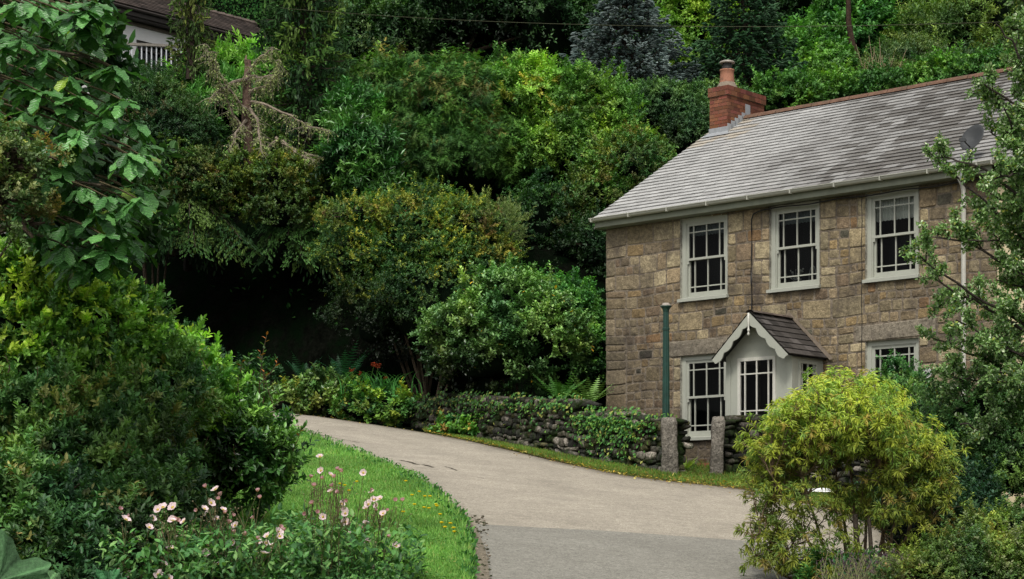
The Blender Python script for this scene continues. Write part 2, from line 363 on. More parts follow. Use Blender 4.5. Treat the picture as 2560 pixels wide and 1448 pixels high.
tag(vg.build('verge', mat('mossy verge', .95, base=(.075, .085, .02), spec=.1, noise=[(5, .4), (30, .4)], bump=[(25, .6)], tint=((.10, .065, .03), 4, .5, .62)), smooth_=True), kind='structure')
# strip of soil between kerb and road
sb_, _, _ = ribbon([((1080, 1240), (1092, 1236)), ((1130, 1290), (1155, 1290)), ((1160, 1340), (1190, 1338)), ((1168, 1395), (1212, 1385)), ((1172, 1448), (1222, 1440)), ((1175, 1560), (1232, 1550)), ((1178, 1700), (1240, 1700))], 4, .06)
tag(sb_.build('soil_strip', mat('gritty soil', .95, base=(.19, .165, .125), spec=.1, noise=[(20, .4), (70, .5)], bump=[(50, .8)]), smooth_=True), kind='structure')
# ================================================================== COTTAGE
rs = np.random.RandomState(7)
cot = thing('stone_cottage', 'two storey granite cottage with a slate roof, white sash windows and a gabled porch', 'cottage', H(0, 0, 0.3))
S_END = 8.39; ZB, ZT = 0.2, 6.25
UPW = [(1.815, 2.906), (3.841, 4.911), (5.857, 6.909)]; UZ = (4.516, 6.10)
LOW = [(1.815, 2.905), (5.857, 6.909)]; LZ = (1.88, 3.49)
OPEN = [(a, b, UZ[0], UZ[1]) for a, b in UPW]+[(a, b, LZ[0], LZ[1]) for a, b in LOW]
LINT = [(1.50, 3.35, 3.49, 3.80), (5.62, 7.25, 3.49, 3.80)]
GRAN = np.array([[.21, .175, .13], [.17, .135, .10], [.14, .115, .09], [.19, .15, .115], [.15, .11, .09], [.24, .205, .16], [.115, .095, .08], [.20, .145, .085], [.19, .165, .13]])
def stone_col(s, z, big=False):
    c = GRAN[rs.randint(len(GRAN))]*.72+GRAN.mean(0)*.28
    if big: c = GRAN[[0, 3, 5, 8, 5][rs.randint(5)]]*rs.uniform(.9, 1.12)
    r = rs.rand()
    if not big and r < .035: c = np.array([.06, .058, .052])
    elif not big and r < .07: c = np.array([.17, .11, .07])
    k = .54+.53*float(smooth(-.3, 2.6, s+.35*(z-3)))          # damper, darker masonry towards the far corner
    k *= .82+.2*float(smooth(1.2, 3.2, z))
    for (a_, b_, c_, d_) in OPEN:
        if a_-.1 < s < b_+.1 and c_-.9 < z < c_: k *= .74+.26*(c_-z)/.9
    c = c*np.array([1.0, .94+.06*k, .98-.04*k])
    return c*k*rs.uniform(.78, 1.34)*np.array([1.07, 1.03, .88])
def wob(s, z):
    return .018*math.sin(1.7*s+2.1*z)+.012*math.sin(4.1*s-1.3*z+1)
def stone(m, s0, s1, z0, z1, col, gap=.006, depth=.008, v=0.0):
    a, b = s0+gap, s1-gap; c, d = z0+gap, z1-gap
    if b-a < .03 or d-c < .02: return
    k = min(min(b-a, d-c)*.12, .02); J = lambda q: rs.uniform(-q, q)
    ring = [(a+k, c), (b-k, c), (b, c+k), (b, d-k), (b-k, d), (a+k, d), (a, d-k), (a, c+k)]
    ring = [(x+J(.010), z+J(.009)) for x, z in ring]
    cs, cz = (a+b)/2, (c+d)/2; dp = depth*rs.uniform(.6, 1.3); ins = min(.016/(min(b-a, d-c)/2), .4)
    inner = [(x+(cs-x)*ins+J(.003), z+(cz-z)*ins+J(.003)) for x, z in ring]
    vs = [H(x, v+.006, z+wob(x, z)) for x, z in ring]+[H(x, v-dp+J(.003), z+wob(x, z)) for x, z in inner]+[H(cs+J(.03), v-dp-J(.004)-.004, cz+wob(cs, cz))]
    f = [(i, (i+1) % 8, 8+(i+1) % 8, 8+i) for i in range(8)]+[(8+i, 8+(i+1) % 8, 16) for i in range(8)]
    m.add(vs, [tuple(q) for q in f], col)
def fill(m, s0, s1, z0, z1):
    h = z1-z0; x = s0
    while x < s1-1e-6:
        w_ = rs.uniform(.9, 2.3)*h if h > .17 else rs.uniform(1.1, 3.0)*h
        w_ = min(max(w_, .14), .66)
        if s1-(x+w_) < .12: w_ = s1-x
        big = h > .24
        if big and rs.rand() < .52:                            # a stack of smaller stones instead of one block
            zz = z0+h*rs.uniform(.38, .62)
            for lo, hi in ((z0, zz), (zz, z1)):
                xx = x
                while xx < x+w_-1e-6:
                    ww = rs.uniform(.12, .32)
                    if x+w_-(xx+ww) < .1: ww = x+w_-xx
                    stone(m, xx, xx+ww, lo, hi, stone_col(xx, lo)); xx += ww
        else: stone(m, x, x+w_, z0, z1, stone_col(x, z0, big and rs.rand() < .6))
        x += w_
wm = MB()
# mortar body with real openings: a grid of quads that skips the windows
ss = sorted({0, S_END}|{q for o_ in OPEN for q in o_[:2]}); zs = sorted({ZB, ZT}|{q for o_ in OPEN for q in o_[2:]})
for a, b in zip(ss, ss[1:]):
    for c, d in zip(zs, zs[1:]):
        if any(o_[0] <= a+1e-6 and b <= o_[1]+1e-6 and o_[2] <= c+1e-6 and d <= o_[3]+1e-6 for o_ in OPEN): continue
        wm.add([H(a, 0, c), H(b, 0, c), H(b, 0, d), H(a, 0, d)], [(0, 1, 2, 3)], (.17, .14, .105))
for (a, b, c, d) in OPEN:                                     # reveals
    for q in ([H(a, -.02, c), H(a, .3, c), H(a, .3, d), H(a, -.02, d)], [H(b, -.02, c), H(b, .3, c), H(b, .3, d), H(b, -.02, d)],
              [H(a, -.02, d), H(b, -.02, d), H(b, .3, d), H(a, .3, d)], [H(a, -.02, c), H(b, -.02, c), H(b, .3, c), H(a, .3, c)]):
        wm.add(q, [(0, 1, 2, 3)], (.40, .39, .33))
keys = [ZB, .62, LZ[0], LZ[1], 3.80, UZ[0], UZ[1], ZT]
for k0, k1 in zip(keys, keys[1:]):
    z = k0
    while z < k1-1e-6:
        h = rs.choice([.14, .18, .22, .29, .34], p=[.16, .18, .2, .24, .22])
        if k1-(z+h) < .12: h = k1-z
        if h > .42: h /= 2
        blocks = [(a, b) for (a, b, c, d) in OPEN+LINT if c < z+h-1e-3 and d > z+1e-3]
        cur = 0.0
        for a, b in sorted(blocks)+[(S_END, S_END)]:
            if a-cur > .05:
                # dressed quoins beside openings and at the corner
                qs, qe = cur, a
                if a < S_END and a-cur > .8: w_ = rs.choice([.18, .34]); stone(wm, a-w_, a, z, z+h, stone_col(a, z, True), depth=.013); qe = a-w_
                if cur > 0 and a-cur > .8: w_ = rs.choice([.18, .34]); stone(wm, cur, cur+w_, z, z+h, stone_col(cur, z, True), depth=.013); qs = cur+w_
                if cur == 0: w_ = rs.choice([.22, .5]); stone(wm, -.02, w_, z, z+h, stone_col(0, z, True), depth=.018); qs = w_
                if qe-qs > .05: fill(wm, qs, qe, z, z+h)
            cur = max(cur, b)
        z += h
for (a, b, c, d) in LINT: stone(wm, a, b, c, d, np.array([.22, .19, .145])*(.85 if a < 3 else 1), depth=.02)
wm.build('facade_wall', Mt['stone'], cot)
gw = MB()     # gable, back and party walls
DEP = 8.72; EZ, RZ = 6.15, 8.85
g5 = lambda s: [H(s, 0, ZB), H(s, DEP, ZB), H(s, DEP, EZ), H(s, DEP/2-.0, RZ-.06), H(s, 0, EZ)]
gw.add(g5(0.0), [(0, 1, 2, 3, 4)], (.17, .135, .10)); gw.add([H(0, DEP, ZB), H(S_END, DEP, ZB), H(S_END, DEP, EZ), H(0, DEP, EZ)], [(0, 1, 2, 3)], (.17, .135, .1))
gm2 = MB()
gw.build('gable_wall', Mt['stone'], cot)
# stones of the gable wall (seen only from a step to the left)
ga = MB(); save = H
def Hg(s, v, z):  # same masonry turned through a right angle
    return save(v, DEP-s if False else s, z)
H = Hg
for z in np.arange(.4, 6.0, .25):
    x = 0.05
    while x < DEP-.1:
        w_ = rs.uniform(.25, .6); w_ = min(w_, DEP-x); stone(ga, x, x+w_, z, z+.25, stone_col(0, z)*.9, v=0.0); x += w_
H = save
ga.build('gable_masonry', Mt['stone'], cot)

# ---------------------------------------------------------------- roof
E_V, E_Z = -.25, 6.30; R_V, R_Z = 4.11+.0, 8.91; RV = R_V+.0
SLO = math.hypot(RV-E_V, R_Z-E_Z)
def roofpt(s, t, lift=0):     # t metres up the slope
    k = t/SLO; nv, nz = -(R_Z-E_Z)/SLO, (RV-E_V)/SLO
    return H(s, E_V+(RV-E_V)*k+nv*lift, E_Z+(R_Z-E_Z)*k+nz*lift)
def vnoise(x, y, seed=0):
    x0, y0 = math.floor(x), math.floor(y); fx, fy = x-x0, y-y0; fx, fy = fx*fx*(3-2*fx), fy*fy*(3-2*fy)
    def h(a, b): v = math.sin(a*127.1+b*311.7+seed*74.7)*43758.5453; return v-math.floor(v)
    return (h(x0, y0)*(1-fx)+h(x0+1, y0)*fx)*(1-fy)+(h(x0, y0+1)*(1-fx)+h(x0+1, y0+1)*fx)*fy
def slates(s_from, s_to, seed, rows=27):
    m = MB(); r2 = np.random.RandomState(seed)
    m.add([roofpt(s_from, 0, -.02), roofpt(s_to, 0, -.02), roofpt(s_to, SLO, -.02), roofpt(s_from, SLO, -.02)], [(0, 1, 2, 3)], (.05, .05, .05))
    m.add([H(s_from, DEP-E_V, E_Z), H(s_to, DEP-E_V, E_Z), H(s_to, RV, R_Z-.03), H(s_from, RV, R_Z-.03)], [(0, 1, 2, 3)], (.2, .19, .17))
    g = SLO/rows
    for r in range(rows):
        x = s_from-(.15 if r % 2 else 0)
        while x < s_to:
            w_ = r2.uniform(.24, .31); a, b = max(x, s_from), min(x+w_, s_to)
            if b-a > .03:
                t0, t1 = r*g-.01+r2.uniform(-.006, .006), min((r+1)*g+.04, SLO)
                # lichen streaks run down the slope, thickest along the middle and right of the roof
                n = .30*vnoise(x*1.3, r*.11, 1)+.30*vnoise(x*3.3, r*.16, 2)+.22*vnoise(x*7, r*.5, 4)+.18*r2.rand()
                dirt = float(smooth(.3, 3.0, x-1.9+1.2*vnoise(r*.3, 3)-.13*max(0, 12-r)*.6))
                lo = .5-.06*math.exp(-((x-3.0)/1.2)**2)
                k = float(smooth(lo-.07, lo+.09, n+.03))*dirt
                if r2.rand() < .05: k = max(k, .6*r2.rand())
                if r2.rand() < .22: k *= .3
                k = k*.56+.40*dirt
                c = np.array([.45, .447, .435])*(1-min(k, 1))+np.array([.135, .125, .112])*min(k, 1)
                c = c*r2.uniform(.88, 1.1)
                if r > rows-9 and x < 1.0 and s_from < 1: c = c*np.array([1.02, .93, .8]) if r2.rand() < .6 else c
                l0, l1 = .030+r2.uniform(-.003, .004), .004
                vs = [roofpt(a+.002, t0, l0), roofpt(b-.002, t0, l0), roofpt(b-.002, t1, l1), roofpt(a+.002, t1, l1),
                      roofpt(a+.002, t0+.004, l0-.027), roofpt(b-.002, t0+.004, l0-.027)]
                m.add(vs, [(0, 1, 2, 3), (4, 5, 1, 0)], np.array([c*.93, c*.93, c, c, c*.1, c*.1]))
            x += w_
    return m
roof = slates(-.12, S_END, 3).build('roof', Mt['slate'], cot)
def ridge_tiles(s0, s1):
    m = MB(); x = s0
    while x < s1-.05:
        b = min(x+.44, s1); q = []
        for ss_ in (x+.004, b-.004):
            for th in np.linspace(-1.25, 1.25, 9):
                q.append(H(ss_, RV+.145*math.sin(th), R_Z-.075+.145*math.cos(th)+rs.uniform(-.003, .003)))
        m.add(q, [(k, k+1, k+10, k+9) for k in range(8)]); x = b
    return m
ridge_tiles(.42, S_END).build('ridge_tiles', Mt['ridge'], cot)
def gutter(s0, s1, parent, ends=(True, False)):
    m = MB(); c_v, c_z = E_V-.05, E_Z-.015; n = 9; prof = []
    for th in np.linspace(math.pi, 2*math.pi, n): prof.append((c_v+.058*math.cos(th), c_z+.058*math.sin(th)))
    prof = [(prof[0][0]-.008, prof[0][1]+.006)]+prof
    for a, b in ((s0, s1),):
        v = [H(a, p, q) for p, q in prof]+[H(b, p, q) for p, q in prof]
        m.add(v, [(k, k+1, k+n+2, k+n+1) for k in range(n)])
        m.add(v[:n+1], [tuple(range(n+1))])
    # rolled front lip
    m.tube([H(s0, c_v-.062, c_z+.004), H(s1, c_v-.062, c_z+.004)], .009, 6)
    x = s0+.05
    while x < s1:
        m.hbox(x, x+.022, c_v-.070, c_v+.06, c_z-.066, c_z+.012); x += .92
    return m.build('gutter', Mt['gutter'], parent)
gutter(-.16, S_END, cot)
fm = MB(); fm.hbox(-.10, S_END, -.235, -.205, 6.12, 6.285); fm.hbox(-.10, S_END, -.203, .02, 6.115, 6.14)
fm.hbox(-.125, -.10, -.24, DEP/2, 6.10, 6.14)
fm.build('fascia', mat('soffit paint', .55, base=(.20, .215, .16), noise=[(4, .2)]), cot)
vb = MB()   # verge boards up the gable
for a, b in ((0, 1),):
    p0, p1, p2, p3 = [roofpt(-.105, t, l) for t, l in ((0, -.025), (SLO, -.025), (SLO, -.11), (0, -.11))]
    vb.add([p0, p1, p2, p3], [(0, 1, 2, 3)])
vb.build('verge_board', Mt['gutter'], cot)

# ---------------------------------------------------------------- chimney
def brick_body(m, s0, s1, v0, v1, z0, z1, course=.075, proud=0.0, colmul=1.0):
    m.hbox(s0+.006, s1-.006, v0+.006, v1-.006, z0, z1-.002, (.19, .14, .10))
    n = max(1, round((z1-z0)/course)); hh = (z1-z0)/n
    for r in range(n):
        za, zb = z0+r*hh+.005, z0+(r+1)*hh-.004
        def run(L, off):
            x = -off; out = []
            while x < L:
                a, b = max(x+.005, 0), min(x+.22-.005, L); x += .22
                if b-a > .02: out.append((a, b))
            return out
        def bc(): return np.array([.20, .078, .045])*rs.uniform(.65, 1.25)*np.array([1, rs.uniform(.85, 1.15), rs.uniform(.85, 1.2)])*colmul
        off = .11 if r % 2 else 0
        for a, b in run(s1-s0, off):
            m.hbox(s0+a, s0+b, v0-.001, v0+.05, za, zb, bc()); m.hbox(s0+a, s0+b, v1-.05, v1+.001, za, zb, bc())
        for a, b in run(v1-v0, .11-off):
            m.hbox(s1-.05, s1+.002, v0+a, v0+b, za, zb, bc()*.82); m.hbox(s0-.002, s0+.05, v0+a, v0+b, za, zb, bc())  # right face darkened in the brick colour to imitate its shade
CV0, CV1, CS0, CS1 = 3.44, 4.78, .02, .483
ch = MB(); brick_body(ch, CS0, CS1, CV0, CV1, 8.20, 9.30); brick_body(ch, CS0-.028, CS1+.028, CV0-.028, CV1+.028, 9.30, 9.50, .10)
chim = ch.build('chimney', Mt['brick'], cot)
fl = MB(); FZ = lambda v: E_Z+(R_Z-E_Z)*(v-E_V)/(RV-E_V)
fl.hbox(CS0-.01, CS1+.012, CV0-.022, CV0-.006, FZ(CV0)-.05, FZ(CV0)+.13)
k = 0; v = CV0
while v < RV+.05:                                              # stepped lead up the side
    z = FZ(v); fl.hbox(CS1+.004, CS1+.014, v-.02, v+.15, z-.08, z+.19+(.12 if v > RV-.12 else 0)); v += .13
fl.add([roofpt(-.05, (CV0-E_V)/(RV-E_V)*SLO-.20, .035), roofpt(.62, (CV0-E_V)/(RV-E_V)*SLO-.20, .035), roofpt(.5, (CV0-E_V)/(RV-E_V)*SLO, .04), roofpt(-.02, (CV0-E_V)/(RV-E_V)*SLO, .04)], [(0, 1, 2, 3)])
fl.build('lead_flashing', Mt['lead'], chim)
pc = H((CS0+CS1)/2, CV0+.3, 9.50)
MB().lathe(pc, [(.0, .14), (.165, .13), (.21, .06), (.235, .0)], 14).build('flaunching', Mt['mortar'], chim, True)
MB().lathe(pc+[0, 0, .06], [(.165, 0), (.16, .06), (.148, .20), (.143, .31), (.155, .325), (.155, .345), (.1, .345)], 20).build('chimney_pot', Mt['terra'], chim, True)
MB().lathe(pc+[0, 0, .40], [(.10, 0), (.115, .02), (.105, .06), (.095, .16)], 16).build('flue_neck', Mt['soot'], chim, True)
MB().lathe(pc+[0, 0, .555], [(.0, -.01), (.16, -.012), (.165, .0), (.15, .022), (.09, .045), (0, .055)], 20).build('chimney_cowl', Mt['cowl'], chim, True)

# ---------------------------------------------------------------- windows
def bars(m, s0, s1, z0, z1, v0, v1, cols, rows, w=.022):
    for c in cols: m.hbox(s0+(s1-s0)*c-w/2, s0+(s1-s0)*c+w/2, v0, v1, z0, z1)
    for r in rows: m.hbox(s0, s1, v0+.002, v1-.002, z0+(z1-z0)*r-w/2, z0+(z1-z0)*r+w/2)
def sash_window(s0, s1, z0, z1, curtain=None):
    """box-sash window: casing, upper sash in front with margin lights, lower sash behind"""
    f = MB(); vf = .045; c = .085
    f.hbox(s0, s0+c, vf, vf+.13, z0, z1); f.hbox(s1-c, s1, vf, vf+.13, z0, z1); f.hbox(s0+c, s1-c, vf+.002, vf+.13, z1-c, z1); 
    f.hbox(s0+c-.001, s0+c+.018, vf+.016, vf+.12, z0+.09, z1-c); f.hbox(s1-c-.018, s1-c+.001, vf+.016, vf+.12, z0+.09, z1-c)
    f.hbox(s0+c, s1-c, vf+.016, vf+.12, z1-c-.018, z1-c+.001)
    w = f.build('window', Mt['paint'], cot)
    si = MB(); v = [(s0-.035, -.075, z0-.0), (s1+.02, -.075, z0-.0), (s1+.02, .04, z0+.02), (s0-.035, .04, z0+.02), (s0-.035, -.075, z0+.055), (s1+.02, -.075, z0+.055), (s1+.02, .06, z0+.085), (s0-.035, .06, z0+.085)]
    si.add([H(*q) for q in v], [(0, 3, 2, 1), (4, 5, 6, 7), (0, 1, 5, 4), (1, 2, 6, 5), (3, 0, 4, 7)])
    si.hbox(s0+.0, s1-.0, .035, .165, z0+.01, z0+.10)
    si.build('sill', Mt['paint'], w)
    a, b = s0+c+.018, s1-c-.018; zm = (z0+z1)/2+.02; zb, zt = z0+.10, z1-c-.018
    up = MB(); r = .038; u0, u1 = vf+.022, vf+.062
    up.hbox(a, a+r, u0, u1, zm-.025, zt); up.hbox(b-r, b, u0, u1, zm-.025, zt); up.hbox(a+r, b-r, u0+.001, u1, zt-r, zt); up.hbox(a+r, b-r, u0-.004, u1, zm-.022, zm+.022)
    up.hbox(a-.001, a+r-.004, u0+.003, u1-.003, zm-.085, zm-.026); up.hbox(b-r+.004, b+.001, u0+.003, u1-.003, zm-.085, zm-.026)
    bars(up, a+r, b-r, zm+.022, zt-r, u0+.006, u1-.004, (.13, .5, .87), (.80,))
    up.build('upper_sash', Mt['paint'], w)
    lo = MB(); l0, l1 = vf+.066, vf+.106
    lo.hbox(a, a+r, l0, l1, zb, zm+.02); lo.hbox(b-r, b, l0, l1, zb, zm+.02); lo.hbox(a+r, b-r, l0+.001, l1, zb, zb+.085); lo.hbox(a+r, b-r, l0+.001, l1, zm-.02, zm+.019)
    bars(lo, a+r, b-r, zb+.085, zm-.02, l0+.006, l1-.004, (.13, .5, .87), (.17,))
    lo.build('lower_sash', Mt['paint'], w)
    g = MB(); g.add([H(a, u0+.03, zm), H(b, u0+.03, zm), H(b, u0+.03, zt), H(a, u0+.03, zt)], [(0, 1, 2, 3)])
    g.build('upper_pane', Mt['glass'], w)
    g = MB(); g.add([H(a, l0+.03, zb), H(b, l0+.03, zb), H(b, l0+.03, zm), H(a, l0+.03, zm)], [(0, 1, 2, 3)])
    g.build('lower_pane', Mt['glass'], w)
    bx = MB()
    for q in ([(s0, .8, z0), (s1, .8, z0), (s1, .8, z1), (s0, .8, z1)], [(s0, .2, z0), (s0, .8, z0), (s0, .8, z1), (s0, .2, z1)], [(s1, .2, z0), (s1, .8, z0), (s1, .8, z1), (s1, .2, z1)],
              [(s0, .2, z0), (s1, .2, z0), (s1, .8, z0), (s0, .8, z0)], [(s0, .2, z1), (s1, .2, z1), (s1, .8, z1), (s0, .8, z1)]):
        bx.add([H(*p) for p in q], [(0, 1, 2, 3)])
    bx.build('dark_interior', Mt['room'], w)
    if curtain:
        zt_, zb_ = z1-.02, z1-curtain; n = 50; v = []
        for k in range(n+1):
            x = s0+.05+(s1-s0-.1)*k/n; off = .2+.012*math.sin(k*1.9); v += [H(x, off, zt_), H(x, off, zb_+.02*abs(math.sin(k*.8)))]
        cm = MB(); cm.add(v, [(2*k, 2*k+1, 2*k+3, 2*k+2) for k in range(n)]); cm.build('curtain', Mt['lace'] if curtain > .4 else mat('shaded lace', .9, base=(.10, .12, .12), noise=[(60, .3)]), w)  # darker lace copy has the shade behind the glass in its colour
    return w
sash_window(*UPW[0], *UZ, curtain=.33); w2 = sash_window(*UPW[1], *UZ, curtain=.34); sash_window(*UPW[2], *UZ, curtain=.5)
sash_window(*LOW[0], *LZ); sash_window(*LOW[1], *LZ)
# arched ornament standing on the middle sill inside, with a vase of pale flowers
om = MB(); bc_ = H(4.60, .26, 4.62)
arch = [H(4.52+.16*(.5-.5*math.cos(t)), .25, 4.68+.30*math.sin(t)) for t in np.linspace(0, math.pi, 12)]
om.tube(arch, .008, 5); om.hbox(4.50, 4.70, .24, .27, 4.64, 4.68); om.tube([H(4.60, .25, 4.68), H(4.60, .25, 4.88)], .022, 6)
tag(om.build('ornament', mat('tarnished silver', .4, base=(.30, .30, .29), metal=.3)), 'small arched grey ornament behind the glass of the middle upstairs window', 'ornament')
vs_ = thing('potted_flowers', 'pot of pale flowers inside the middle upstairs window left of the ornament', 'plant', H(4.22, .27, 4.62))
MB().lathe(H(4.22, .27, 4.62), [(.0, 0), (.05, 0), (.07, .12), (.06, .12)], 12).build('pot', Mt['soot'], vs_, True)
fv = MB()
for k in range(26):
    p = H(4.22+rs.normal(0, .09), .27+rs.uniform(-.03, .05), 4.84+rs.normal(0, .08)); r = rs.uniform(.012, .024)
    fv.lathe(p, [(0, -r), (r, 0), (0, r*.8)], 5)
    fv.tube([H(4.22, .27, 4.73), p], .003, 3)
fv.build('blooms', mat('pale bloom', .7, base=(.42, .42, .38)), vs_)

# ---------------------------------------------------------------- porch
por = MB(); PS0, PS1, PV, PF = 3.595, 4.98, -1.015, .7
DS0, DS1, DZT = 3.837, 4.648, 3.25
APX = 4.28; EAV = 3.30; TOP = 3.93
def hq(m, pts, **k): m.add([H(*p) for p in pts], [tuple(range(len(pts)))], **k)
for v_ in (PV, PV+.06):
    hq(por, [(PS0, v_, .2), (DS0, v_, .2), (DS0, v_, DZT), (PS0, v_, DZT)]); hq(por, [(DS1, v_, .2), (PS1, v_, .2), (PS1, v_, DZT), (DS1, v_, DZT)])
    hq(por, [(PS0, v_, DZT), (PS1, v_, DZT), (PS1, v_, EAV), (APX, v_, TOP), (PS0, v_, EAV)])
WV0, WV1, WZ0 = -.80, -.22, 2.05
hq(por, [(PS1, PV, .2), (PS1, 0, .2), (PS1, 0, WZ0), (PS1, PV, WZ0)]); hq(por, [(PS1, PV, WZ0), (PS1, WV0, WZ0), (PS1, WV0, 3.16), (PS1, PV, 3.16)])
hq(por, [(PS1, WV1, WZ0), (PS1, 0, WZ0), (PS1, 0, 3.16), (PS1, WV1, 3.16)]); hq(por, [(PS1, PV, 3.16), (PS1, 0, 3.16), (PS1, 0, EAV), (PS1, PV, EAV)])
hq(por, [(PS0, PV, .2), (PS0, 0, .2), (PS0, 0, EAV), (PS0, PV, EAV)])
por.hbox(PS1-.0, PS1+.014, PV-.014, PV+.10, .2, EAV); por.hbox(PS1-.10, PS1-.001, PV-.014, PV+.001, .2, EAV); por.hbox(PS0-.01, PS0+.09, PV-.014, PV+.001, .2, EAV)
for z in np.arange(3.38, 3.9, .14): 
    hw = (TOP-z)*.95
    por.hbox(APX-hw, APX+hw, PV-.004, PV, z, z+.006)
porch = por.build('porch', Mt['paint'], cot)
def glazed(name, parent, pl, a0, a1, z0, z1, cols, rows, matn, rail=.05):
    """glazed leaf; pl maps (a, off, z) to world"""
    m = MB()
    def bx_(a, b, o0, o1, c, d):
        v = [pl(x, y, z) for z in (c, d) for y in (o0, o1) for x in (a, b)]
        m.add(v, [(0, 2, 3, 1), (4, 5, 7, 6), (0, 1, 5, 4), (2, 6, 7, 3), (0, 4, 6, 2), (1, 3, 7, 5)])
    bx_(a0, a0+rail, -.02, .03, z0, z1); bx_(a1-rail, a1, -.02, .03, z0, z1); bx_(a0+rail, a1-rail, -.018, .03, z1-rail, z1); bx_(a0+rail, a1-rail, -.018, .03, z0, z0+rail)
    for c in cols: x = a0+rail+(a1-a0-2*rail)*c; bx_(x-.012, x+.012, -.012, .025, z0+rail, z1-rail)
    for r in rows: z = z0+rail+(z1-z0-2*rail)*r; bx_(a0+rail, a1-rail, -.010, .023, z-.012, z+.012)
    o = m.build(name, matn, parent)
    g = MB(); g.add([pl(a0+.01, .01, z0+.01), pl(a1-.01, .01, z0+.01), pl(a1-.01, .01, z1-.01), pl(a0+.01, .01, z1-.01)], [(0, 1, 2, 3)])
    return o, g
o_, g_ = glazed('porch_door', porch, lambda a, b, z: H(a, PV+b, z), DS0, DS1, 1.35, DZT, (.14, .5, .86), (.87, .50), Mt['white'], .06)
g_.build('door_glass', Mt['glass'], porch)
hq_ = MB(); hq_.hbox(DS0+.0, DS1, PV-.02, PV+.03, .4, 1.35); hq_.build('door_panel', Mt['white'], porch)
o_, g_ = glazed('porch_side_window', porch, lambda a, b, z: H(PS1-b, a, z), WV0, WV1, WZ0, 3.16, (.12, .5, .88), (.85,), Mt['paint'], .045)
g_.build('side_glass', Mt['glass'], porch)
pin = MB(); pin.hbox(PS0+.07, PS1-.07, -.06, -.03, .3, 3.4); pin.hbox(PS0+.02, PS0+.05, PV+.08, -.06, .3, 3.2); pin.build('porch_interior', Mt['room'], porch)
RS0, RS1 = APX-.80, APX+.80; RZE, RZT = 3.24, 4.02; OV = -1.30
pr = MB(); r2 = np.random.RandomState(5); SL2 = math.hypot(.8, RZT-RZE)
for sgn in (-1, 1):
    def pp(v_, t, l): k = t/SL2; return H(APX+sgn*(.8*(1-k)+l*(RZT-RZE)/SL2), v_, RZE+(RZT-RZE)*k+l*.8/SL2)
    pr.add([pp(OV+.02, 0, -.035), pp(0, 0, -.035), pp(0, SL2, -.035), pp(OV+.02, SL2, -.035)], [(0, 1, 2, 3)], (.04, .04, .04))
    R = 7; g = SL2/R
    for r in range(R):
        x = OV-(.13 if r % 2 else 0)
        while x < 0:
            w_ = r2.uniform(.22, .30); a, b = max(x, OV), min(x+w_, 0); x += w_
            if b-a < .03: continue
            c = np.array([.045, .040, .037])*r2.uniform(.6, 1.7)
            if r2.rand() < .12: c = np.array([.10, .09, .085])
            vs = [pp(a+.003, r*g-.01, .026), pp(b-.003, r*g-.01, .026), pp(b-.003, (r+1)*g+.03, .006), pp(a+.003, (r+1)*g+.03, .006), pp(a+.003, r*g-.01, .004), pp(b-.003, r*g-.01, .004)]
            pr.add(vs, [(0, 1, 2, 3), (4, 5, 1, 0)], np.array([c]*4+[c*.3]*2))
v_ = OV
while v_ < -.02:
    b = min(v_+.32, 0); q = []
    for x in (v_+.004, b-.004):
        for th in np.linspace(-1.0, 1.0, 5): q.append(H(APX+.11*math.sin(th), x, RZT-.06+.11*math.cos(th)))
    pr.add(q, [(k, k+1, k+6, k+5) for k in range(4)], np.array([.11, .085, .07])*r2.uniform(.7, 1.2)); v_ = b
# mortar fillet where the porch roof meets the stone
pr.build('porch_roof', Mt['porchslate'], porch)
ft = MB()
for sgn in (-1, 1): ft.add([H(APX+sgn*.86, -.045, RZE-.03), H(APX, -.045, RZT+.06), H(APX, -.045, RZT+.13), H(APX+sgn*.93, -.045, RZE+.0)], [(0, 1, 2, 3)])
ft.build('mortar_fillet', Mt['mortar'], porch)
# scalloped bargeboards
bb = MB()
for sgn in (-1, 1):
    n = 61; t = np.linspace(0, 1, n); top = []; bot = []
    for q in t:
        s_ = APX+sgn*.80*(1-q); z_ = RZE+(RZT-RZE)*q-.015
        sc = .10+.045*abs(math.sin(q*math.pi*4.0+.2)) if q > .07 else .10+.03*math.sin(q/.07*math.pi/2)
        d = np.array([-(RZT-RZE), -.8])/SL2*sc
        top.append((s_, z_)); bot.append((s_-sgn*(RZT-RZE)/SL2*sc if abs(s_-APX) > (RZT-RZE)/SL2*sc else APX, z_-.8/SL2*sc if abs(s_-APX) > (RZT-RZE)/SL2*sc else z_-abs(s_-APX)*0-.8/SL2*sc))
    V = [H(s_, OV-.012, z_) for s_, z_ in top]+[H(s_, OV-.012, z_) for s_, z_ in bot]+[H(s_, OV+.014, z_) for s_, z_ in top]+[H(s_, OV+.014, z_) for s_, z_ in bot]
    F = []
    for k in range(n-1): F += [(k, k+1, n+k+1, n+k), (2*n+k, 3*n+k, 3*n+k+1, 2*n+k+1), (n+k, n+k+1, 3*n+k+1, 3*n+k)]
    bb.add(V, F)
bb.build('bargeboard', Mt['paint'], porch)
MB().lathe(H(APX, OV-.03, RZT-.42), [(0, 0), (.018, .01), (.026, .035), (.012, .06), (.012, .07), (.024, .09), (.024, .11), (.013, .13), (.016, .2), (.02, .22), (.02, .40), (0, .41)], 10).build('finial', Mt['white'], porch, True)

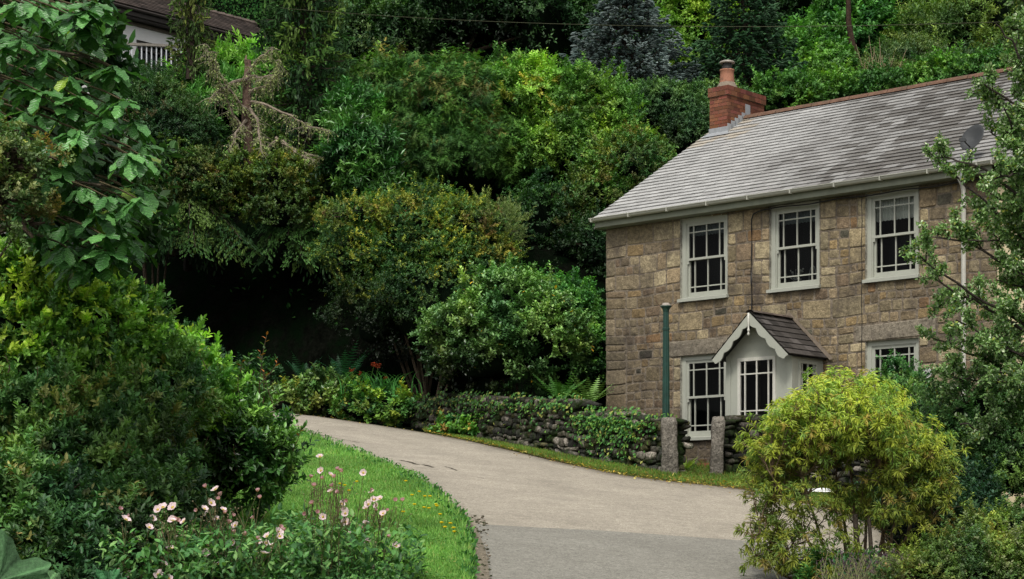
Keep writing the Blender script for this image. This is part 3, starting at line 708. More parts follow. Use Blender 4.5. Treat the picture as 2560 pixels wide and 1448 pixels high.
# ---------------------------------------------------------------- pipes, cables
dp = MB(); s_d = 7.80
dp.tube([H(s_d, -.30, 6.26), H(s_d, -.29, 6.14), H(s_d, -.13, 6.0), H(s_d, -.09, 5.9), H(s_d, -.09, .7)], .042, 10)
for z in (5.6, 4.0, 2.3): dp.lathe(H(s_d, -.09, z), [(.042, 0), (.052, .0), (.052, .07), (.042, .07)], 10)
dp.build('drainpipe', Mt['white'], cot, True)
cb = MB(); cb.tube([H(S_END, -.06, 6.06)]+[H(x, -.065, 6.05+.012*math.sin(x*5)) for x in np.arange(8.0, 3.7, -.25)]+[H(3.62, -.065, 6.03), H(3.52, -.065, 6.0), H(3.475, -.06, 5.9)]+[H(3.47+.01*math.sin(z*6), -.055, z) for z in np.arange(5.7, 4.1, -.25)]+[H(3.47, -.055, 3.6)], .013, 6)
cb.build('black_cable', Mt['black'], cot, True)
cb = MB(); cb.tube([H(5.80+.008*math.sin(z*7), -.05, z) for z in np.arange(6.05, 2.6, -.2)], .006, 5); cb.build('thin_cable', Mt['black'], cot)

# neighbouring cream house continuing the terrace
nb = thing('rendered_house', 'cream rendered house continuing the terrace behind the leafy tree', 'house', H(S_END, 0, 0))
m = MB(); m.hbox(S_END+.003, 15, -.03, DEP, ZB-2.6, 6.14); m.build('wall', Mt['cream'], nb)
slates(S_END+.003, 15, 11).build('roof', Mt['slate'], nb); ridge_tiles(S_END, 15).build('ridge_tiles', Mt['ridge'], nb); gutter(S_END+.002, 15, nb)

# satellite dish
sd_ = thing('satellite_dish', 'dark grey satellite dish on a pole at the right end of the gutter', 'satellite dish', H(7.86, -.2, 6.2))
axd = np.array([-.75, -.55, .38]); axd /= np.linalg.norm(axd)
base = H(7.86, -.28, 6.05); cen = P(2432, 345, base[1])
MB().lathe(cen, [(.0, -.05), (.1, -.045), (.18, -.02), (.235, .015), (.245, .02), (.235, .026), (.17, -.008), (0, -.04)], 24, ax=axd).build('dish', Mt['dish'], sd_, True)
m = MB(); m.tube([base, base+[0, 0, .35], cen-axd*.08], .018, 8); m.build('pole', Mt['galv'], sd_, True)
m = MB(); a_ = cen+np.array([0, 0, -.2]); b_ = cen+axd*.28+np.array([0, 0, -.17]); m.tube([a_, b_], .011, 6); m.build('arm', Mt['black'], sd_)
m = MB(); m.box(b_, [1, 0, 0], [0, 1, 0], [0, 0, 1], (.05, .028, .028)); m.tube([b_, b_-axd*.08+[0, 0, .03]], .026, 8); m.build('receiver', Mt['dish'], sd_)
# round wall plate
m = MB(); m.lathe(H(7.10, -.06, 2.86), [(0, -.0), (.075, 0), (.09, .012), (.085, .02), (.07, .016), (0, .015)], 18, ax=np.array([-NN[0], -NN[1], 0])); 
pl_ = m.build('wall_plaque', mat('white enamel', .4, base=(.5, .5, .48), noise=[(20, .4)])); tag(pl_, 'small round white plaque on the stone wall between the lower right window and the drainpipe', 'plaque')

# green iron vent post
gp = P(1665, 1040, 33.6); gz = float(terrain(gp[0], gp[1])); vp = thing('vent_post', 'tall green fluted iron post standing in front of the cottage behind the boundary wall', 'post', (gp[0], gp[1], gz))
topz = EYE+(HOR-770)/F_PX*33.6; Hh = topz-gz
m = MB(); th = np.arange(24)/24*2*np.pi; rr = []; V = []
for z, r in ((0, .074), (Hh*.86, .056), (Hh*.862, .066), (Hh*.875, .066), (Hh*.877, .054), (Hh-.06, .052)):
    for k, t in enumerate(th): q = r*(1-(.10 if k % 2 else 0)); V.append([gp[0]+q*math.cos(t), gp[1]+q*math.sin(t), gz+z])
m.add(V, [(i*24+j, i*24+(j+1) % 24, (i+1)*24+(j+1) % 24, (i+1)*24+j) for i in range(5) for j in range(24)])
m.build('shaft', Mt['greenpaint'], vp)
MB().lathe([gp[0], gp[1], gz+Hh-.07], [(.052, 0), (.06, .015), (.055, .03), (.085, .075), (.10, .09), (.10, .105), (.06, .11)], 18).build('capital', Mt['greenpaint'], vp, True)
MB().lathe([gp[0], gp[1], gz+Hh+.035], [(.10, 0), (.104, .012), (.07, .022), (.06, .05), (0, .06)], 18).build('cap', Mt['cowl'], vp, True)
for sg in (-1, 1):
    m = MB(); pts = []
    for t in np.linspace(0, 1, 26):
        a = t*4.6; r = .10*(1-t*.75); pts.append([gp[0]+sg*(.06+.15*t**.7+r*.6*math.sin(a)), gp[1], gz+Hh+.02+.16*t+r*.7*(1-math.cos(a))])
    m.tube(pts, .005, 4); m.build('scroll', Mt['rust'], vp)

# ================================================================== WHITE HOUSE up the slope
wh = thing('hillside_bungalow', 'white rendered bungalow with a dark tiled roof high on the bank behind the spruce', 'house', P(300, 200, 56))
w0 = P(290, 15, 56); dN = np.array([NN[0], NN[1], 0]); dB = np.array([-U[0], -U[1], 0]); UP = np.array([0, 0, 1.0])
ez = w0[2]
def W(t, b, z): return w0*[1, 1, 0]+dN*t+dB*b+UP*(ez+z)
def wbox(m, t0, t1, b0, b1, z0, z1, col=(1, 1, 1)):
    v = [W(a, b, c) for c in (z0, z1) for b in (b0, b1) for a in (t0, t1)]
    m.add(v, [(0, 2, 3, 1), (4, 5, 7, 6), (0, 1, 5, 4), (2, 6, 7, 3), (0, 4, 6, 2), (1, 3, 7, 5)], col)
m = MB(); wbox(m, -4, .75, .0, 5, -14, -.35); wbox(m, .75, 2.7, .0, 5, -14, -2.2); wbox(m, .75, 2.7, .0, 5, -.85, -.35); wbox(m, 2.7, 6.1, .0, 5, -14, -.35)
m.build('wall', Mt['whitewall'], wh)
m = MB(); wbox(m, .75, 2.7, .12, .16, -2.2, -.85); m.build('window', Mt['glass'], wh)
m = MB(); wbox(m, .75, 2.7, .4, .45, -2.2, -.85); m.build('dark_interior', Mt['room'], wh)
m = MB()
for a, b in ((.75, .80), (2.65, 2.7), (1.7, 1.76)): wbox(m, a, b, .02, .10, -2.2, -.85)
wbox(m, .8, 2.65, .02, .10, -.92, -.85); wbox(m, .8, 2.65, .03, .09, -1.12, -1.08); m.build('window_frame', Mt['fascia'], wh)
m = MB(); wbox(m, -4, 6.25, -.42, -.36, -.30, -.06); wbox(m, -4, 6.25, -.36, .0, -.34, -.30)
m.build('fascia', Mt['fascia'], wh)
m = MB(); wbox(m, -4, 6.25, -.05, -.0, -.46, -.36); m.build('frieze_board', mat('weathered timber', .8, base=(.16, .13, .10), noise=[(8, .3)]), wh)
m = MB(); m.tube([W(-4, -.47, -.12), W(6.25, -.47, -.12)], .05, 8); m.build('gutter', Mt['fascia'], wh)
m = MB(); r3 = np.random.RandomState(2)
L3 = math.hypot(1.75, 1.05)
for r in range(10):
    x = -4-(.12 if r % 2 else 0)
    while x < 6.3:
        a, b = max(x, -4), min(x+.24, 6.32); x += .24
        if b-a < .02: continue
        k0, k1 = r/10., (r+1)/10.+.02; c = np.array([.055, .042, .036])*r3.uniform(.5, 1.5)
        f0 = lambda k, l: (-.48+1.75*k, -.04+1.05*k+l)
        q0, q1, q2 = f0(k0, .03), f0(k1, .0), f0(k0, .0)
        m.add([W(a, *q0), W(b, *q0), W(b, *q1), W(a, *q1), W(a, *q2), W(b, *q2)], [(0, 1, 2, 3), (4, 5, 1, 0)], np.array([c]*4+[c*.4]*2))
m.add([W(-4, -.45, -.08), W(6.3, -.45, -.08), W(6.3, 1.27, .98), W(-4, 1.27, .98)], [(0, 1, 2, 3)], (.03, .03, .03))
m.add([W(-4, 1.27, 1.02), W(6.3, 1.27, 1.02), W(6.3, 5.3, -.3), W(-4, 5.3, -.3)], [(0, 1, 2, 3)], (.05, .04, .035))
m.add([W(6.1, 0, -.3), W(6.1, 1.27, .95), W(6.1, 5.2, -.3)], [(0, 1, 2)], (.5, .48, .45))
m.build('roof', Mt['darkroof'], wh)
m = MB()
for x in np.arange(-4, 6.3, .34): m.tube([W(x, 1.27, 1.02), W(x+.33, 1.27, 1.03)], [.085, .10], 7)
m.build('ridge_tiles', mat('mossy ridge', .9, base=(.13, .10, .085), noise=[(5, .4), (30, .4)]), wh)
rl = thing('balcony_railing', 'grey slatted balcony railing in front of the white bungalow', 'railing', P(300, 165, 54))
a_, b_ = P(262, 108, 53.5), P(668, 126, 55.5); m = MB(); dd = (b_-a_)/np.linalg.norm(b_-a_)
m.box((a_+b_)/2, dd, np.cross(UP, dd), UP, (np.linalg.norm(b_-a_)/2, .05, .035)); m.build('top_rail', mat('grey timber', .8, base=(.22, .20, .17), noise=[(10, .3)]), rl)
m = MB()
for t in np.arange(.01, 1, .03): p = a_+(b_-a_)*t; m.box(p+[0, 0, -.55], dd, np.cross(UP, dd), UP, (.016, .012, .5))
o = m.build('balusters', mat('pale baluster', .6, base=(.55, .57, .60)), rl)

# overhead wire
cw = MB(); A_, B_ = P(700, 20, 44), P(2750, 45, 34); pts = [A_+(B_-A_)*t-np.array([0, 0, 1])*(4*t*(1-t))*.28 for t in np.linspace(0, 1, 40)]
cw.tube(pts, .0055, 4); tag(cw.build('overhead_wire', mat('old wire', .6, base=(.05, .055, .02))), 'thin overhead wire sagging across the wooded bank above the roof', 'wire')
# ================================================================== VEGETATION TOOLS
def nrm(a): return a/(np.linalg.norm(a, axis=-1, keepdims=True)+1e-9)
def T(v, f, cm=None):
    v = np.array(v, float); return v, np.array(f), (np.ones(len(v)) if cm is None else np.array(cm, float))
# leaf templates: x across (unit half width .5), y along 0..1, z out of the plane
LEAF4 = T([(0, 0, 0), (-.5, .45, .12), (0, 1, -.05), (.5, .45, .12)], [(0, 2, 1), (0, 3, 2)], [.8, 1, 1.05, 1])
LEAF6 = T([(0, 0, 0), (-.42, .28, .10), (-.40, .65, .08), (0, 1, -.10), (.40, .65, .08), (.42, .28, .10), (0, .48, 0)],
          [(0, 6, 1), (1, 6, 2), (2, 6, 3), (3, 6, 4), (4, 6, 5), (5, 6, 0)], [.8, 1, 1, 1.05, 1, 1, 1.15])
SPRAY = T([(0, 0, 0), (-.5, .25, 0), (-.42, .62, 0), (0, 1, 0), (.42, .62, 0), (.5, .25, 0),
           (0, 0, .0), (0, .25, -.5), (0, .62, -.42), (0, .62, .42), (0, .25, .5)],
          [(0, 5, 1), (1, 5, 4), (1, 4, 2), (2, 4, 3), (6, 10, 7), (7, 10, 9), (7, 9, 8), (8, 9, 3)], [.5, .7, .95, 1.3, .95, .7, .5, .6, .85, .85, .7])
def frond(k):
    v = [(0, 0, 0)]; f = []; c = [.6]
    for i in range(k):
        y = (i+.5)/k; w_ = .5*math.sin(math.pi*min(1, y*.9+.18))**.8; dr = -.35*y*y
        b = len(v); v += [(0, y-.4/k, dr), (-w_, y+.45/k, dr-.08), (0, y+.25/k, dr), (w_, y+.45/k, dr-.08)]; c += [.8, 1.1, .85, 1.1]
        f += [(b, b+2, b+1), (b, b+3, b+2)]
    return T(v, f, c)
FERN = frond(14); CYP = frond(4)
def biglf(seed):
    r = np.random.RandomState(seed); n = 9; v = []; f = []; c = []; uv = []
    for i in range(n+1):
        t = i/n; w_ = .5*(t**.75)*((1-t)**.42)*1.75 if 0 < t < 1 else 0
        w_ *= 1+.14*math.sin(t*19+r.uniform(-.6, .6)); fo = .22*w_+.05*math.sin(t*16); dr = -.28*t*t
        v += [(-w_, t, dr+fo), (0, t, dr), (w_, t, dr+fo+.03*r.uniform(-1, 1))]; c += [1, 1.25, 1]; uv += [(-w_, t, 0), (0, t, 0), (w_, t, 0)]
    for i in range(n):
        a = i*3; f += [(a, a+1, a+4), (a, a+4, a+3), (a+1, a+2, a+5), (a+1, a+5, a+4)]
    return T(v, f, c)+(np.array(uv),)
BIG = [biglf(k) for k in range(4)]

def put(m, tm, O, D, N_, L, W, C, mi=0):
    """many copies of a leaf template: origins, directions, normals, lengths, widths, colours"""
    n = len(O)
    if n == 0: return
    tv, tf, tc = tm[:3]; k = len(tv)
    D = nrm(D); S = nrm(np.cross(D, N_)); Nn = np.cross(S, D)
    L = np.broadcast_to(L, (n,)); W = np.broadcast_to(W, (n,))
    V = O[:, None]+S[:, None]*(tv[None, :, 0:1]*W[:, None, None])+D[:, None]*(tv[None, :, 1:2]*L[:, None, None])+Nn[:, None]*(tv[None, :, 2:3]*W[:, None, None])
    Cc = np.clip(C[:, None]*tc[None, :, None], 0, 1)
    F = (tf[None]+(np.arange(n)*k)[:, None, None]).reshape(-1, 3)
    uv = np.tile(tm[3], (n, 1)) if len(tm) > 3 else None
    m.add(V.reshape(-1, 3), F, Cc.reshape(-1, 3), uv=uv, mi=mi)
def rsph(r, n): return nrm(r.normal(size=(n, 3)))
def pick(r, pal, n):
    cols = np.array([p[:3] for p in pal], float); wts = np.array([p[3] if len(p) > 3 else 1 for p in pal], float)
    return cols[r.choice(len(cols), n, p=wts/wts.sum())]
ICO = None
def blob(m, c, rad, seed, col=(1, 1, 1), amp=.18, sub=3, mi=0):
    """uneven rounded lump"""
    global ICO
    if ICO is None: ICO = {}
    if sub not in ICO:
        import bmesh
        bm = bmesh.new(); bmesh.ops.create_icosphere(bm, subdivisions=sub, radius=1); bm.verts.ensure_lookup_table()
        ICO[sub] = (np.array([v.co[:] for v in bm.verts]), np.array([[v.index for v in f.verts] for f in bm.faces])); bm.free()
    v, f = ICO[sub]; r = np.random.RandomState(seed); d = np.ones(len(v))
    for _ in range(6):
        w_ = r.normal(size=3)*r.uniform(1.5, 5); d += amp*.4*np.sin(v@w_+r.uniform(0, 6))
    m.add(np.asarray(c)+v*np.asarray(rad)*d[:, None], f, col, mi=mi)

def lobes_of(lobes):
    out = []
    for q in lobes:
        px, py, Y, rx, ry = q[:5]; c = P(px, py, Y); a = M(rx, Y); b = M(ry, Y); d = q[5] if len(q) > 5 else (a+b)/2
        out.append((c, np.array([a, d, b])))
    return out
def crown_tips(r, LB, nclump, ntip, rc, front=.3, low=-.35, jit=.12, keep=.82):
    """clump centres spread over the lobes, then twig ends spread over each clump"""
    ar = np.array([(l[1][0]*l[1][2]+l[1][1]*l[1][2]) for l in LB]); pr = ar/ar.sum()
    k = r.choice(len(LB), nclump*3, p=pr); d = rsph(r, nclump*3)
    ok = ((d[:, 1] < .25) | (r.rand(len(d)) < front)) & ((d[:, 2] > low) | (r.rand(len(d)) < .25))
    k, d = k[ok], d[ok]
    cen = np.array([l[0] for l in LB])[k]; rad = np.array([l[1] for l in LB])[k]
    c = cen+rad*d*(1+r.normal(0, jit, len(d)))[:, None]
    inside = np.zeros(len(c), bool)
    for j, (lc, lr) in enumerate(LB):
        q = np.linalg.norm((c-lc)/lr, axis=1); inside |= (q < keep) & (k != j)
    c, d, k = c[~inside][:nclump], nrm((d/rad*rad.mean(1, keepdims=True)))[~inside][:nclump], k[~inside][:nclump]
    n = len(c); ci = np.repeat(np.arange(n), ntip)
    rcs = rc*r.uniform(.55, 1.3, n)
    dd = nrm(rsph(r, len(ci))+d[ci]*.9+np.array([0, 0, .25]))
    rr = r.uniform(.35, 1.0, len(ci))**.6
    tips = c[ci]+dd*(rcs[ci]*rr)[:, None]*np.array([1, 1, .8])
    return c, d, tips, dd, ci, rr
def bush(name, label, cat, lobes, pal, nclump, ntip, K, L, W, rc=.3, seed=0, tm=LEAF4, mat_='leaf', up=.55, droop=0.0, front=.3, low=-.35,
         jit=.16, spacing=.5, spread=.9, group=None, core=.72, trunk=None, tipcol=None, top_tip=None, tone=.3, extra=None, keep=.82, dark=None, shoot=.075):
    r = np.random.RandomState(seed); LB = lobes_of(lobes)
    cx_ = np.mean([l[0] for l in LB], axis=0); lowz = min(l[0][2]-l[1][2] for l in LB)
    gz = float(terrain(cx_[0], cx_[1]))
    t = thing(name, label, cat, (cx_[0], cx_[1], gz), group)
    c, d, tips, dd, ci, rr = crown_tips(r, LB, nclump, ntip, rc, front, low, jit, keep)
    n = len(tips); cc = pick(r, pal, len(c))*(1+r.uniform(-tone, tone, len(c)))[:, None]
    base = cc[ci]
    o2 = pick(r, pal, n); base = base*.7+o2*.3
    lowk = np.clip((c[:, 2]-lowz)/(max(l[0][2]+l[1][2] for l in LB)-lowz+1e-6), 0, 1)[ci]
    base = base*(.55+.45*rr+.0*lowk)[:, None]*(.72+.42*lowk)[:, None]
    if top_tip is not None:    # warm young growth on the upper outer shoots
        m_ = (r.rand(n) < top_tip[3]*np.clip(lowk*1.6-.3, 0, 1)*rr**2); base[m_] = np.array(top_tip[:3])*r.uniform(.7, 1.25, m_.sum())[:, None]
    if dark is not None:       # (px, py, radius px, factor): leaf colour darkened there to stand for deep shade
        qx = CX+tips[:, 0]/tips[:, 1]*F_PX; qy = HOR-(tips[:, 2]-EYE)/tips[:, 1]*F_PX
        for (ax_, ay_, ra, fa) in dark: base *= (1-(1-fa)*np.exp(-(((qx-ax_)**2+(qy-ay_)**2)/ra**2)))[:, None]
    w1, w2 = r.normal(size=3)*2.2/max(rc*3, .5), r.normal(size=3)*4.5/max(rc*3, .5)
    pt = np.sin(tips@w1+r.uniform(0, 6))+.6*np.sin(tips@w2+r.uniform(0, 6))
    base = base*(1+.20*pt)[:, None]*np.stack([1+.16*pt, 1+.03*pt, 1-.10*pt], 1)
    # ragged shoots that stand clear of the outline
    ns = int(n*shoot); si = r.choice(n, ns); k_ = 5
    if ns:
        sdir = nrm(dd[si]*.8+rsph(r, ns)*.5+np.array([0, 0, .55-droop])); sl_ = rc*r.uniform(.5, 1.5, ns)
        e0 = tips[si]; tips = np.concatenate([tips]+[e0+sdir*(sl_*(q+1)/k_)[:, None]+np.array([0, 0, -.10])*(sl_*((q+1)/k_)**2)[:, None] for q in range(k_)])
        dd = np.concatenate([dd]+[sdir]*k_); base = np.concatenate([base]+[base[si]*(1.0+.06*q) for q in range(k_)]); rr = np.concatenate([rr]+[np.ones(ns)]*k_); lowk = np.concatenate([lowk]+[lowk[si]]*k_); ci = np.concatenate([ci]+[ci[si]]*k_)
        n = len(tips)
    sd = nrm(dd+rsph(r, n)*.45+np.array([0, 0, up*.5-droop]))
    O = []; DD = []; NNn = []; CC = []; LL = []; idx = np.arange(n)
    side0 = nrm(np.cross(sd, rsph(r, n)))
    for j in range(K):
        a = j*2.4+r.uniform(0, .5, n); s2 = np.cross(sd, side0)
        lat = side0*np.cos(a)[:, None]+s2*np.sin(a)[:, None]
        f = (j+.5)/K
        o = tips-sd*(L*spacing*K*(1-f)*.5)[..., None] if np.ndim(L) else tips-sd*(L*spacing*K*(1-f)*.5)
        dr = nrm(sd*(1-spread*.55)+lat*spread+np.array([0, 0, -droop]))
        O.append(o); DD.append(dr); NNn.append(nrm(np.array([0, 0, 1.0])*up+dd*.45+rsph(r, n)*.35)); CC.append(base*r.uniform(.8, 1.22, n)[:, None]*(.85+.3*f)); LL.append(L*r.uniform(.7, 1.2, n))
    m = MB(); O, DD, NNn, CC, LL = map(np.concatenate, (O, DD, NNn, CC, LL))
    put(m, tm, O, DD, NNn, LL, LL*(W/L), CC)
    if extra: extra(m, r, tips, dd, ci, rr, lowk)
    m.build('foliage', Mt[mat_], t)
    if core:  # near black lumps stand in for the shade inside the crown
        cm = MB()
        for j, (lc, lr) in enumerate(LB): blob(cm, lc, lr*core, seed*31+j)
        cm.build('shade_core', Mt['core'], t, True)
    # stems: from the ground up into the lobes, and out to clumps
    sm = MB(); bc = np.array([.06, .045, .03])
    root = np.array([cx_[0], cx_[1], gz]) if trunk is None else np.array(trunk)
    for j, (lc, lr) in enumerate(LB):
        mid = (root+lc)/2+r.normal(0, .15, 3); rt = min(.03*max(lr)+.015, .1)
        tt = np.linspace(0, 1, 6)[:, None]; pts = (1-tt)**2*root+2*tt*(1-tt)*mid+tt**2*lc
        sm.tube(pts, np.linspace(rt, rt*.45, 6), 6, bc)
    for j in range(0, len(c), max(1, len(c)//60)):
        lc = min(LB, key=lambda l: np.linalg.norm((c[j]-l[0])/l[1]))[0]; q = lc+(c[j]-lc)*.3
        sm.tube([q, (q+c[j])/2+r.normal(0, .05, 3), c[j]], [.018, .012, .006], 4, bc)
    sm.build('stems', Mt['bark'], t)
    return t

def conifer(name, label, base, top, R, pal, nbr, seed, twigL=.2, twigW=.06, droop=.25, upturn=.15, t0=.05, st=.14, per=3, hang=0, cat='tree', power=.85, flat=.25, bark=(.06, .045, .035), group=None, front=.5, tm=SPRAY, skip=None, fill=.25, nmat='needle', tiers=0):
    r = np.random.RandomState(seed); base = np.array(base, float); top = np.array(top, float); H_ = top[2]-base[2]
    t = thing(name, label, cat, base, group); sm = MB(); m = MB()
    sm.tube([base+(top-base)*k for k in np.linspace(0, 1, 8)], np.linspace(.022*H_+.04, .012, 8), 8, bark)
    O = []; D = []; Nn = []; C = []; Lz = []
    for i in range(nbr):
        h = t0+(1-t0)*((i+r.rand())/nbr)**.9; az = i*2.39996+r.uniform(-.4, .4)
        if tiers: h = t0+(1-t0)*(math.floor((h-t0)/(1-t0)*tiers)+.5+r.uniform(-.13, .13))/tiers
        if math.sin(az) > .35 and r.rand() > front: continue
        ln = R*(1-h)**power*r.uniform(.7, 1.1)+.12
        d = np.array([math.cos(az), math.sin(az), 0]); p0 = base+(top-base)*h
        if skip and skip(h, d): continue
        n = max(4, int(ln/st)); x = np.linspace(0, 1, n+1)
        pts = p0+d*(ln*x)[:, None]+np.array([0, 0, 1.0])*(ln*(-droop*x**1.3+upturn*x**3))[:, None]
        sm.tube(pts[::max(1, n//4)], np.linspace(.012+.012*ln, .005, len(pts[::max(1, n//4)])), 4, bark)
        lat = np.cross(d, [0, 0, 1.0]); br = pick(r, pal, 1)[0]*r.uniform(.75, 1.25)
        for j in range(1, n+1):
            if x[j] < fill: continue
            w_ = math.sin(math.pi*min(1, .25+x[j]*.75))**.7*min(ln*.35, .6)+.06
            for q in range(per):
                sgn = 1 if q % 2 else -1; a = r.uniform(.35, 1.0); off = r.uniform(0, 1)**.8*w_
                dirv = nrm(d*math.cos(a)+lat*sgn*math.sin(a)+np.array([0, 0, r.uniform(-flat, flat*.6)]))
                o = pts[j]+(lat*sgn*.75+d*.4)*off+np.array([0, 0, -.12*off+r.normal(0, .02)])
                O.append(o); D.append(dirv); Nn.append([0, 0, 1]); C.append(br*r.uniform(.7, 1.3)*(.55+.6*x[j])); Lz.append(twigL*r.uniform(.7, 1.25))
            for q in range(hang):
                o = pts[j]+lat*r.uniform(-.3, .3)*w_; k_ = r.randint(1, 5)
                for u in range(k_):
                    O.append(o+np.array([r.normal(0, .03), r.normal(0, .03), -twigL*.7*u])); D.append(nrm(np.array([r.normal(0, .25), r.normal(0, .25), -1]))); Nn.append(d); C.append(br*r.uniform(.6, 1.15)*(.6+.4*x[j])); Lz.append(twigL*r.uniform(.7, 1.1))
    O, D, Nn, C, Lz = map(np.array, (O, D, Nn, C, Lz))
    put(m, tm, O, D, Nn+rsph(r, len(O))*.3, Lz, Lz*(twigW/twigL), C)
    sm.build('trunk', Mt['bark'], t); m.build('needles', Mt[nmat], t); return t

def branch_tree(r, starts, wood, leaves, depth=2, col=(.05, .04, .03), kids=7, klen=.4, ang=.7, leafden=1.0, grav=0.0, sides=5):
    """limbs given as polylines (points, r0); grows side shoots and collects twig points"""
    for pts, r0 in starts:
        pts = np.asarray(pts, float); n = len(pts); wood.tube(pts, np.linspace(r0, r0*.35, n), sides, col)
        seg = np.linalg.norm(np.diff(pts, axis=0), axis=1); Lt = seg.sum(); cum = np.concatenate([[0], np.cumsum(seg)])/Lt
        if depth > 0:
            ch = []
            for q in range(kids):
                f = r.uniform(.25, .97); o = np.array([np.interp(f, cum, pts[:, a]) for a in range(3)])
                d0 = nrm(pts[-1]-pts[0]); d = nrm(d0*(1-ang*.5)+rsph(r, 1)[0]*ang+np.array([0, 0, .18-grav])); ln = Lt*klen*r.uniform(.5, 1.2)*(1.15-.5*f)
                tt = np.linspace(0, 1, 5)[:, None]; bend = rsph(r, 1)[0]*ln*.12
                ch.append((o+d*ln*tt+bend*np.sin(tt*math.pi)-np.array([0, 0, grav*ln*.5])*tt**2, max(r0*.38, .003)))
            branch_tree(r, ch, wood, leaves, depth-1, col, max(3, kids-1), klen, ang, leafden, grav, 4)
        if depth <= 1:
            k = max(2, int(Lt*leafden)); f = r.uniform(.15, 1, k)
            o = np.stack([np.interp(f, cum, pts[:, a]) for a in range(3)], 1); leaves.append((o, np.tile(nrm(pts[-1]-pts[0]), (k, 1))))

def fern(m, base, n, L, r, col, lean=(0, 0, 0)):
    for k in range(n):
        az = k/n*6.283+r.uniform(-.3, .3); el = r.uniform(.5, 1.15)
        d = nrm(np.array([math.cos(az)*math.cos(el), math.sin(az)*math.cos(el), math.sin(el)])+np.array(lean))
        l = L*r.uniform(.7, 1.1)
        put(m, FERN, np.array([base]), np.array([d]), np.array([nrm(np.array([-d[0], -d[1], 1.2]))]), l, l*.34, np.array([col])*r.uniform(.7, 1.25))
# ================================================================== BANK AND WOODLAND
# palettes: linear base colours with weights
DARKG = [(.012, .040, .014, 3), (.020, .055, .018, 2), (.035, .085, .025, 1)]
MIDG = [(.038, .10, .025, 3), (.06, .14, .032, 2), (.022, .06, .018, 2), (.10, .18, .04, .8)]
BRIGHT = [(.075, .165, .035, 3), (.11, .21, .045, 2), (.045, .10, .025, 2), (.15, .23, .04, .6)]
OLIVE = [(.06, .085, .022, 2), (.09, .10, .028, 1.5), (.04, .065, .018, 2), (.12, .085, .03, .8)]

bush('broadleaf_tree', 'very dark broadleaf tree at the top centre of the bank left of the blue spruce', 'tree',
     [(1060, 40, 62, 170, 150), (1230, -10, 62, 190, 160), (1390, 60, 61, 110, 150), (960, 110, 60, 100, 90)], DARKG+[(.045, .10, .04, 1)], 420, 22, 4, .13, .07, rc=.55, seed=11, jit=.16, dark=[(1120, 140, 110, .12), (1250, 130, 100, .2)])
bush('broadleaf_tree', 'grey green tree with a gap of light beside the tall spruce at top left', 'tree',
     [(900, 90, 60, 60, 90), (930, 20, 61, 60, 60)], [(.05, .10, .05), (.03, .065, .03), (.08, .13, .07)], 90, 20, 4, .11, .06, rc=.4, seed=12)
conifer('blue_spruce', 'silver blue spruce with layered branches above the cottage hedge', P(1560, 330, 54), P(1570, -60, 54), 2.75,
        [(.09, .125, .12), (.14, .175, .17), (.055, .08, .075)], 280, 21, nmat='bluen', tiers=12, twigL=.17, twigW=.065, droop=.10, upturn=.16, per=5, flat=.5, st=.12, fill=.3)
conifer('dark_fir', 'dense dark green fir directly behind the brick chimney', P(1880, 380, 54), P(1850, -80, 54), 2.0,
        [(.022, .055, .032), (.032, .072, .040), (.014, .038, .022)], 190, 22, twigL=.17, twigW=.085, droop=.12, upturn=.2, per=5, flat=.7, st=.12, power=.6, fill=.3)
bush('sapling_tree', 'bright yellow green tree showing between the blue spruce and the dark fir', 'tree',
     [(1740, 60, 60, 70, 90), (1700, 10, 61, 70, 60), (1745, 160, 59, 50, 60)], [(.12, .22, .03), (.08, .17, .025), (.17, .25, .04)], 130, 20, 4, .12, .075, rc=.4, seed=13)
# upper right woodland
bush('woodland_tree', 'dark wood edge tree at the top right behind the leaning trunk', 'tree',
     [(2050, -10, 72, 160, 110), (2230, 10, 72, 150, 120), (2350, -30, 72, 120, 90)], DARKG, 300, 18, 4, .15, .08, rc=.55, seed=14, dark=[(2080, 60, 90, .1), (2200, 130, 70, .2)])
bush('woodland_tree', 'mid green maple like tree with a reddish trunk above the roof', 'tree',
     [(2130, 60, 66, 75, 75), (2100, 130, 65, 70, 60), (2190, 110, 65, 50, 55)], [(.035, .11, .03), (.05, .14, .035), (.025, .075, .02)], 170, 20, 4, .15, .1, rc=.42, seed=15, core=.6)
bush('woodland_tree', 'light olive willow like tree at the top right above the ridge', 'tree',
     [(2380, 110, 64, 110, 90), (2470, 60, 63, 90, 100), (2330, 60, 66, 80, 60), (2520, 150, 60, 70, 70)], [(.075, .125, .03, 3), (.05, .09, .025, 2), (.11, .15, .045, 1)], 330, 20, 4, .13, .05, rc=.45, seed=16)
bush('woodland_shrub', 'pale grey green willow scrub growing above the middle of the ridge', 'shrub',
     [(2190, 205, 58, 80, 45), (2280, 175, 59, 80, 55), (2370, 190, 57, 80, 40)], [(.06, .10, .045), (.09, .12, .05), (.04, .075, .03)], 210, 18, 4, .10, .035, rc=.35, seed=17)
bush('woodland_shrub', 'bright hazel shrub on the slope right of the dark fir', 'shrub',
     [(2010, 130, 58, 60, 50), (2060, 190, 57, 60, 55), (1990, 215, 56, 60, 50), (2110, 240, 55, 60, 40)], [(.06, .15, .03), (.09, .18, .035), (.035, .09, .025)], 250, 18, 4, .12, .08, rc=.33, seed=18)
bush('woodland_shrub', 'dense green shrub on the bank right behind the chimney and ridge', 'shrub',
     [(1960, 260, 52, 80, 50), (2060, 260, 52, 80, 45), (2200, 240, 52, 90, 40), (2350, 215, 51, 90, 40), (2480, 190, 50, 80, 40)], MIDG, 380, 18, 4, .10, .06, rc=.3, seed=19)
